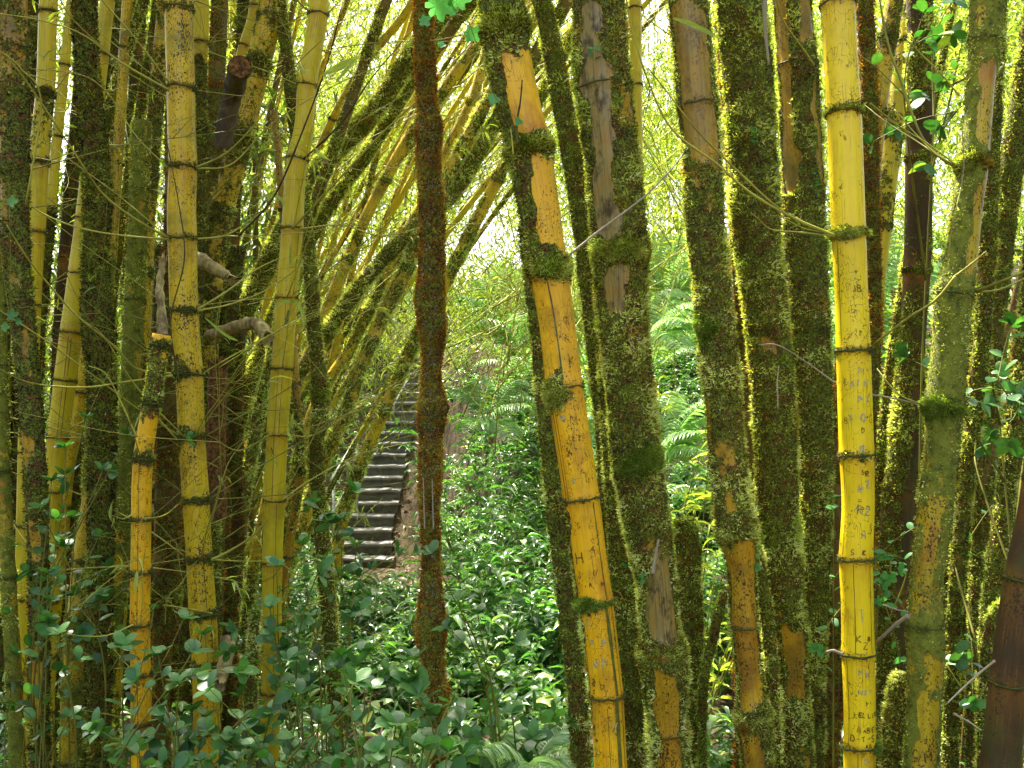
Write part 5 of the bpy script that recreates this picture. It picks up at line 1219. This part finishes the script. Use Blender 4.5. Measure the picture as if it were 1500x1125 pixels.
shrub('leafy stems standing before the thick dark mossy culm low at the left edge', (50, 1150), 2.5, [(70, 840), (85, 930), (25, 960), (20, 1040), (60, 1080), (100, 1050), (10, 900), (75, 880)], .040, (3, 6), side=1)
shrub('shrub with drooping round leaves across the snapped yellow culm', (250, 1160), 2.35, [(225, 893), (268, 908), (180, 945), (232, 960), (282, 955), (300, 930), (262, 1000)], .044, (4, 6), side=1)
shrub('dense dark shrub filling the bottom left between the yellow culm feet', (290, 1180), 2.4, [(200, 1085), (260, 1070), (300, 1050), (340, 1085), (160, 1115), (240, 1120), (310, 1115)], .040, (4, 8), side=2)
shrub('airy shrub of silvery-lit leaves in front of the wavy mossy stem', (470, 1150), 2.9, [(478, 765), (522, 800), (500, 845), (446, 852), (405, 830), (540, 872), (462, 905), (418, 925), (520, 720), (395, 890), (380, 960)], .048, (3, 6), side=2)
shrub('low thick shrub crowding the foot of the clean greenish-yellow culm', (400, 1190), 2.35, [(350, 1020), (395, 1045), (440, 1015), (470, 1060), (420, 1085), (375, 1100), (500, 1045), (450, 1110), (520, 1095)], .042, (5, 9), side=2)
shrub('nearest shrub with large flat leaves lower left of the rust-red trunk', (570, 1200), 1.95, [(535, 955), (566, 985), (600, 1000), (545, 1010), (520, 1000), (580, 1060), (560, 1100), (610, 1090), (500, 960)], .043, (6, 9), side=1, tl=(.3, .9))
shrub('small plant with a whorl of broad leaves over the foot of the rust-red trunk', (650, 1200), 1.9, [(636, 1045), (620, 1095), (655, 1100)], .051, (5, 8), side=2, tl=(.4, .9))
shrub('thin sapling with a few pale leaves crossing the middle of the rust-red trunk', (720, 1090), 2.5, [(634, 812), (700, 900), (672, 880), (712, 985)], .048, (3, 6), side=1, tl=(.3, .9))
shrub('small shrub of round leaves right of the trunk foot, a few red bud tips', (735, 1180), 2.8, [(750, 1045), (725, 1030), (715, 1055), (780, 1080), (690, 1080), (740, 1100), (800, 1100)], .051, (4, 7), side=2, tl=(.3, .9))
shrub('leafy vine hanging in front of the bare dark brown culm at upper right', (1372, 1000), 2.9, [(1352, 20), (1372, 60), (1384, 120), (1378, 185)], .051, (3, 5), name='climbing_vine', mat='gloss', side=2, tl=(.6, 1), trunk=True)
shrub('drooping leafy sprays at the far right, half way up', (1480, 1100), 2.7, [(1470, 545), (1440, 590), (1490, 600), (1450, 640)], .051, (3, 5), side=2, tl=(.3, .8), trunk=True)
shrub('low shrub in the shade at lower right between mossy shoots', (1440, 1180), 2.7, [(1445, 820), (1430, 1000), (1410, 960)], .040, (3, 5), side=2, tl=(.2, .8), trunk=True)
shrub('tiny leafy sprout at the left foot of the carved bright yellow culm', (1222, 1160), 2.5, [(1226, 730), (1222, 745)], .022, (3, 5), side=1, mat='vine')
shrub('tuft of fine leaves squeezed behind the right edge of the carved yellow culm', (1300, 1160), 2.9, [(1290, 815), (1292, 850), (1286, 880)], .030, (5, 9), side=3, mat='vine', trunk=True)

# lobed climbing leaves on the rust-red trunk and elsewhere
def lobed(px, py, Y, size, rot, tilt, acc, lobes=5):
    c = P(px, py, Y); n_ = lobes*8; a = np.linspace(0, 2*PI, n_, endpoint=False)
    rr = size*(.62+.38*np.abs(np.cos(a*lobes/2+.4))**1.4+.05*np.cos(a*lobes*3)); rr *= (.75+.25*np.cos((a-PI/2)/1))
    x = np.cos(a+rot)*rr; y = np.sin(a+rot)*rr; z = -.25*rr**2/size+.06*size*np.cos(a*lobes)
    v = np.stack([x, y*math.sin(tilt)+z, y*math.cos(tilt)], -1)+c
    vv = np.vstack([c+[0, .002, 0], v]); k_ = np.arange(n_)
    acc.add(vv, [np.stack([np.zeros(n_, int), k_+1, (k_+1) % n_+1], -1)], rng.uniform(.3, 1))
r = empty('climbing_vine', P(628, 60, 2.62)); r['_o'] = list(r.location); tag(r, 'vine with lobed pale green leaves hanging from the top of the rust-red trunk', 'vine')
for px, py, sz, lb, rt_ in ((640, 8, .052, 7, -1.2), (668, 0, .040, 7, -.8), (688, 50, .026, 5, -1.8), (645, 66, .014, 5, -1.2), (724, 148, .020, 3, .3), (760, 180, .014, 3, .2), (620, 30, .02, 5, -1.9)):
    ac = Acc(); lobed(px, py, 2.1+rng.random()*.1, sz, rt_, rng.uniform(-.5, .5), ac, lb); ac.build('leaf', M['vine'], r)
ac = Acc(); twig_mesh(ac, [P(630, 60, 2.64), P(650, 30, 2.3), P(680, 25, 2.15), P(700, 70, 2.15), P(724, 140, 2.15), P(762, 178, 2.15)], .0013, .0007, .5, 8, 5); ac.build('stem', M['twig'], r)
r = empty('climbing_vine', P(10, 470, 2.4)); r['_o'] = list(r.location); tag(r, 'grey-green lobed leaves against the thick dark mossy culm at the left edge', 'vine')
for px, py, sz in ((16, 462, .020), (6, 480, .016), (26, 472, .012), (16, 296, .02)):
    ac = Acc(); lobed(px, py, 2.35, sz, -1, .2, ac, 5); ac.build('leaf', M['gloss'], r)
ac = Acc(); twig_mesh(ac, [P(22, 640, 2.62), P(14, 560, 2.4), P(16, 470, 2.36), P(14, 300, 2.37)], .0012, .0006, .5, 8, 5); ac.build('stem', M['twig'], r)
# long loose bamboo leaves on the near stems
def longleaf(key, px, Y, wpx, mt='bleaf'):
    c = CULMS[key]; p = spline([P(x, y, Y) for x, y in px], 8); T = norm(np.gradient(p, axis=0)); w = norm(np.cross(T, [0, 1., .3]))
    prof_ = np.sin(np.linspace(.06, 1, len(p))*PI)**.7*wpx*.5/F*Y
    V = np.stack([p-w*prof_[:, None], p+np.array([0, .0015, 0]), p+w*prof_[:, None]], 1).reshape(-1, 3); i = (np.arange(len(p)-1)*3)[:, None]; j = np.arange(2)[None]
    ac = Acc(); ac.add(V, [np.stack([i+j, i+j+1, i+j+4, i+j+3], -1).reshape(-1, 4)], .45); ac.build('long_leaf', M[mt], c.root)
longleaf('M5', [(986, 27), (1005, 32), (1035, 46), (1062, 60)], 2.2, 7)
longleaf('L10', [(472, 110), (500, 96), (527, 80)], 2.6, 9)
longleaf('L10', [(527, 82), (505, 105), (490, 122)], 2.6, 5)
for px in ([(425, 442), (437, 446), (445, 470), (441, 485)], [(402, 452), (415, 442), (432, 443)], [(300, 465), (330, 490), (350, 500)], [(375, 290), (400, 286), (412, 292), (418, 305)]): longleaf('L10', px, 2.9, 5)
for px in ([(1122, -20), (1120, 30), (1126, 95)],):
    c = CULMS['M6']; ac = Acc(); p = spline([P(x, y, 2.6) for x, y in px], 8); V, Fs = tube(p, np.linspace(.007, .003, len(p)), 6); ac.add(V*1, Fs, 1); ac.build('dry_sheath', M['palewood'], c.root)

# tiny epiphytes sprouting from the moss
for key, py, ang, n_ in (('M6', 205, -5, 8), ('M3', 840, -35, 8), ('M3', 90, -20, 5), ('M7', 270, 20, 8), ('M5', 830, 50, 6), ('M3b', 820, 0, 6)):
    c = CULMS[key]; o, nn_ = c.surf(np.full(n_, float(py))+rng.normal(size=n_)*8, np.radians(ang)+rng.normal(size=n_)*.15, np.full(n_, .006))
    ac = Acc(); leaves(ac, 'ovate', o, nn_+rng.normal(size=(n_, 3))*.8, np.array([0, -.5, 1.])+rng.normal(size=(n_, 3))*.4, rng.uniform(.012, .022, n_), rng.uniform(.008, .013, n_), rng.uniform(.3, 1, n_))
    ac.build('sprout', M['vine'], c.root)

# ------------------------------------------------------------------ foliage masses
def clusters(acc, C, n_per, ln, wd, kind='thin', tint=(.2, 1.), spread=.12, droop=.5):
    n = len(C); m_ = n*n_per
    o = np.repeat(C, n_per, 0)+rng.normal(size=(m_, 3))*spread
    cd = np.repeat(randdir(n), n_per, 0); d = norm(cd*.7+randdir(m_)*.8+np.array([0, 0, -droop]))
    tt = np.repeat(rng.uniform(tint[0], tint[1], n), n_per)+rng.normal(size=m_)*.12
    leaves(acc, kind, o, d, randdir(m_)+np.array([0, 0, .6]), rng.uniform(*ln, m_), rng.uniform(*wd, m_), np.clip(tt, 0, 1))
def vol(px0, px1, py0, py1, Y0, Y1, n, dens=None, thr=.45, sc=.8):
    u = rng.random((n, 3)); Yv = Y0+(Y1-Y0)*u[:, 0]
    px = px0+(px1-px0)*u[:, 1]; py = py0+(py1-py0)*u[:, 2]
    C = np.stack([(px-750)/F*Yv, Yv, CAMZ-(py-562.5)/F*Yv], -1)
    k_ = fbm(C*sc, 3) > thr
    if dens is not None: k_ &= rng.random(n) < dens(px, py)
    k_ &= C[:, 2] > hgt(C[:, 0], C[:, 1])+.1
    return C[k_]
def sky_gaps(px, py):
    d = np.ones_like(px)
    for x, y, rx, ry, s in ((695, 335, 42, 62, .93), (800, 130, 60, 80, .5), (955, 60, 45, 80, .85), (90, 190, 22, 90, .95), (790, 300, 40, 120, .5), (440, 60, 80, 60, .35), (1290, 330, 30, 60, .3), (690, 60, 60, 60, .3)):
        d *= 1-s*np.exp(-(((px-x)/rx)**2+((py-y)/ry)**2)**1.5)
    return d
bf = Acc()
clusters(bf, vol(120, 1000, -260, 520, 8.5, 15, 8500, sky_gaps, .40), 16, (.05, .12), (.008, .015), tint=(.25, 1))
clusters(bf, vol(-100, 560, -260, 620, 6.5, 9, 1700, sky_gaps, .44), 14, (.05, .11), (.007, .013), tint=(.2, 1))
clusters(bf, vol(900, 1650, -260, 380, 7, 14, 3200, sky_gaps, .43), 14, (.06, .14), (.010, .02), tint=(.2, 1))
clusters(bf, vol(-200, 1700, -320, 470, 15, 22, 7500, sky_gaps, .33), 12, (.12, .24), (.02, .035), tint=(.4, 1), spread=.2)
o = bf.build('bamboo_foliage', M['bleaf']); tag(o, kind='stuff'); o['label'] = 'sunlit yellow-green bamboo leaves filling the space behind'
# fine twigs carrying those leaves
tw = Acc()
for q in vol(60, 1000, -250, 560, 6.0, 12, 1700, None, .2):
    d = norm(np.array([rng.normal()*.5+.35, rng.normal()*.4, .6])); L_ = rng.uniform(.7, 2.0)
    twig_mesh(tw, [q-d*L_*.5, q+rng.normal(size=3)*.015, q+d*L_*.5+np.array([.05, 0, -.05])], .0038, .0015, .85, 3, 4)
o = tw.build('bamboo_twigs', M['twig']); tag(o, kind='stuff'); o['label'] = 'fine bamboo twigs tangled among the sunlit leaves'

# broadleaf trees on the slope behind
def tree(label, x, y, hh, cw, ln, n_c, tl, thr=.42):
    z = h1(x, y); r = empty('tree', (x, y, z)); r['_o'] = [x, y, z]; tag(r, label, 'tree')
    ac = Acc(); top = np.array([x+rng.normal()*.4, y, z+hh*.75])
    tr = twig_mesh(ac, [(x, y, z-.3), (x+rng.normal()*.2, y, z+hh*.35), top], .14*hh/6, .05*hh/6, .4, 12, 10)
    lf = Acc(); cen = np.array([x, y, z+hh*.68]); 
    for s in range(9):
        i0 = rng.integers(len(tr)//3, len(tr)-1); d = norm(randdir(1)[0]*np.array([1, 1, .5])+np.array([0, 0, .35]))
        twig_mesh(ac, [tr[i0], tr[i0]+d*cw*.45, tr[i0]+d*cw*.85+np.array([0, 0, .2])], .05*hh/6, .012, .4, 6, 6)
    ac.build('trunk', M['treebark'], r)
    C = randdir(n_c)*(rng.random(n_c)**.45)[:, None]*np.array([cw, cw, hh*.36])+cen; C = C[fbm(C*1.1, 3) > thr]
    clusters(lf, C, 11, ln, (ln[0]*.38, ln[1]*.42), 'thin', tl, .16, .35); lf.build('crown', M['farleaf'], r)
tree('bright leafy tree on the slope straight above the stone steps', -2.6, 24.0, 6.0, 2.6, (.14, .24), 700, (.4, 1))
tree('yellow-green tree left of the slope top, behind the slanting culms', -6.5, 22.0, 8.5, 3.4, (.14, .24), 1000, (.5, 1))
tree('rounded tree on the slope behind the golden leaning culm', 1.6, 23.0, 5.0, 2.3, (.14, .24), 650, (.4, 1))
tree('tree behind the gap between the grey-stripped and ochre-topped culms', 4.6, 20.0, 5.5, 2.4, (.12, .22), 700, (.3, 1))
tree('tree seen in the gap right of the bright yellow culm', 7.8, 19.0, 6.0, 2.8, (.12, .22), 900, (.3, 1))
tree('big dense tree behind the far right culms', 11.5, 20.0, 7.5, 3.6, (.12, .22), 1100, (.2, .9))
tree('tall tree behind the left-hand clump', -11.5, 20.0, 9.5, 4.0, (.14, .24), 1200, (.4, 1))

# leafy roof of the grove over the near culms (shades the foreground)
cf = Acc()
n = 3800
C = np.stack([rng.uniform(-9, 9, n), rng.uniform(1.0, 6.3, n), rng.uniform(5.0, 8.2, n)], -1); C = C[fbm(C*.7, 3) > .41]
C = C[C[:, 2] > 2.3+.40*C[:, 1]]
clusters(cf, C, 10, (.12, .24), (.02, .035), tint=(.1, .8), spread=.2)
o = cf.build('bamboo_canopy', M['bleaf']); tag(o, kind='stuff'); o['label'] = 'overhead roof of bamboo leaves shading the grove'
# leafy masses deep in the grove behind both clumps (dense, dark), plus unseen shade masses
dk = Acc()
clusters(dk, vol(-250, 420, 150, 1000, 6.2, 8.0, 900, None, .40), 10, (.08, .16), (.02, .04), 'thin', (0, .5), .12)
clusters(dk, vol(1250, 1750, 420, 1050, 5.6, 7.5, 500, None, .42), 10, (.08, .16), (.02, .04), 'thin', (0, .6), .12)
n = 5200
C = np.stack([rng.uniform(3.6, 9, n)*np.where(rng.random(n) < .5, -1, 1), rng.uniform(-4, 7, n), rng.uniform(.2, 7.5, n)], -1); C = C[(np.abs(C[:, 0]) > .75*C[:, 1]+1.2) & (fbm(C*.7, 2) > .36)]  # out-of-view foliage at both sides, added to make the light more directional
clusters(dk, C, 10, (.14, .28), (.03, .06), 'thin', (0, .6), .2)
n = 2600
C = np.stack([rng.uniform(-7, -.8, n), rng.uniform(3.2, 7.0, n), rng.uniform(4.6, 7.5, n)], -1); C = C[(C[:, 2] > 2.2+.41*C[:, 1]) & (fbm(C*.8, 2) > .40)]  # extra leaves above the view, added to deepen shade in the left clump
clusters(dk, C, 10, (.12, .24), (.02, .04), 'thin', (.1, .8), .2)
o = dk.build('shade_foliage', M['farleaf']); tag(o, kind='stuff'); o['label'] = 'dark leaves deep inside the clumps, with unseen leaves added around for shade'

# ================================================================== LIGHT, SKY, CAMERA
SUN_EL, SUN_AZ = math.radians(60), math.radians(-30)      # azimuth from +Y towards +X (negative: left)
w = bpy.data.worlds.new('World'); S.world = w; w.use_nodes = True
nt = w.node_tree; bg = nt.nodes['Background']
sky = nt.nodes.new('ShaderNodeTexSky'); sky.sky_type = 'NISHITA'; sky.sun_disc = False
sky.sun_elevation = SUN_EL; sky.sun_rotation = SUN_AZ; sky.air_density = .8; sky.dust_density = 6
nt.links.new(sky.outputs[0], bg.inputs[0]); bg.inputs[1].default_value = .15
ld = bpy.data.lights.new('sun', 'SUN'); ld.energy = 5.0; ld.angle = math.radians(.6); ld.color = (1, .95, .86)
lo = bpy.data.objects.new('sun', ld); COL.objects.link(lo)
from mathutils import Vector
sd = Vector((math.sin(SUN_AZ)*math.cos(SUN_EL), math.cos(SUN_AZ)*math.cos(SUN_EL), math.sin(SUN_EL)))
lo.rotation_euler = sd.to_track_quat('Z', 'Y').to_euler(); lo.location = (0, 0, 20)

cd = bpy.data.cameras.new('camera'); cd.lens = 35; cd.sensor_width = 36; cd.clip_start = .05; cd.clip_end = 2000
co = bpy.data.objects.new('camera', cd); COL.objects.link(co); co.location = (0, 0, CAMZ); co.rotation_euler = (PI/2, 0, 0); S.camera = co
S.view_settings.view_transform = 'Standard'; S.view_settings.look = 'None'; S.view_settings.exposure = 2.65; S.view_settings.gamma = 1
S.cycles.max_bounces = 6; S.cycles.diffuse_bounces = 3; S.cycles.glossy_bounces = 2; S.cycles.transmission_bounces = 3; S.cycles.transparent_max_bounces = 4
S.cycles.sample_clamp_indirect = 8; S.cycles.caustics_reflective = False; S.cycles.caustics_refractive = False
for o in list(bpy.data.objects):
    if '_o' in o.keys(): del o['_o']
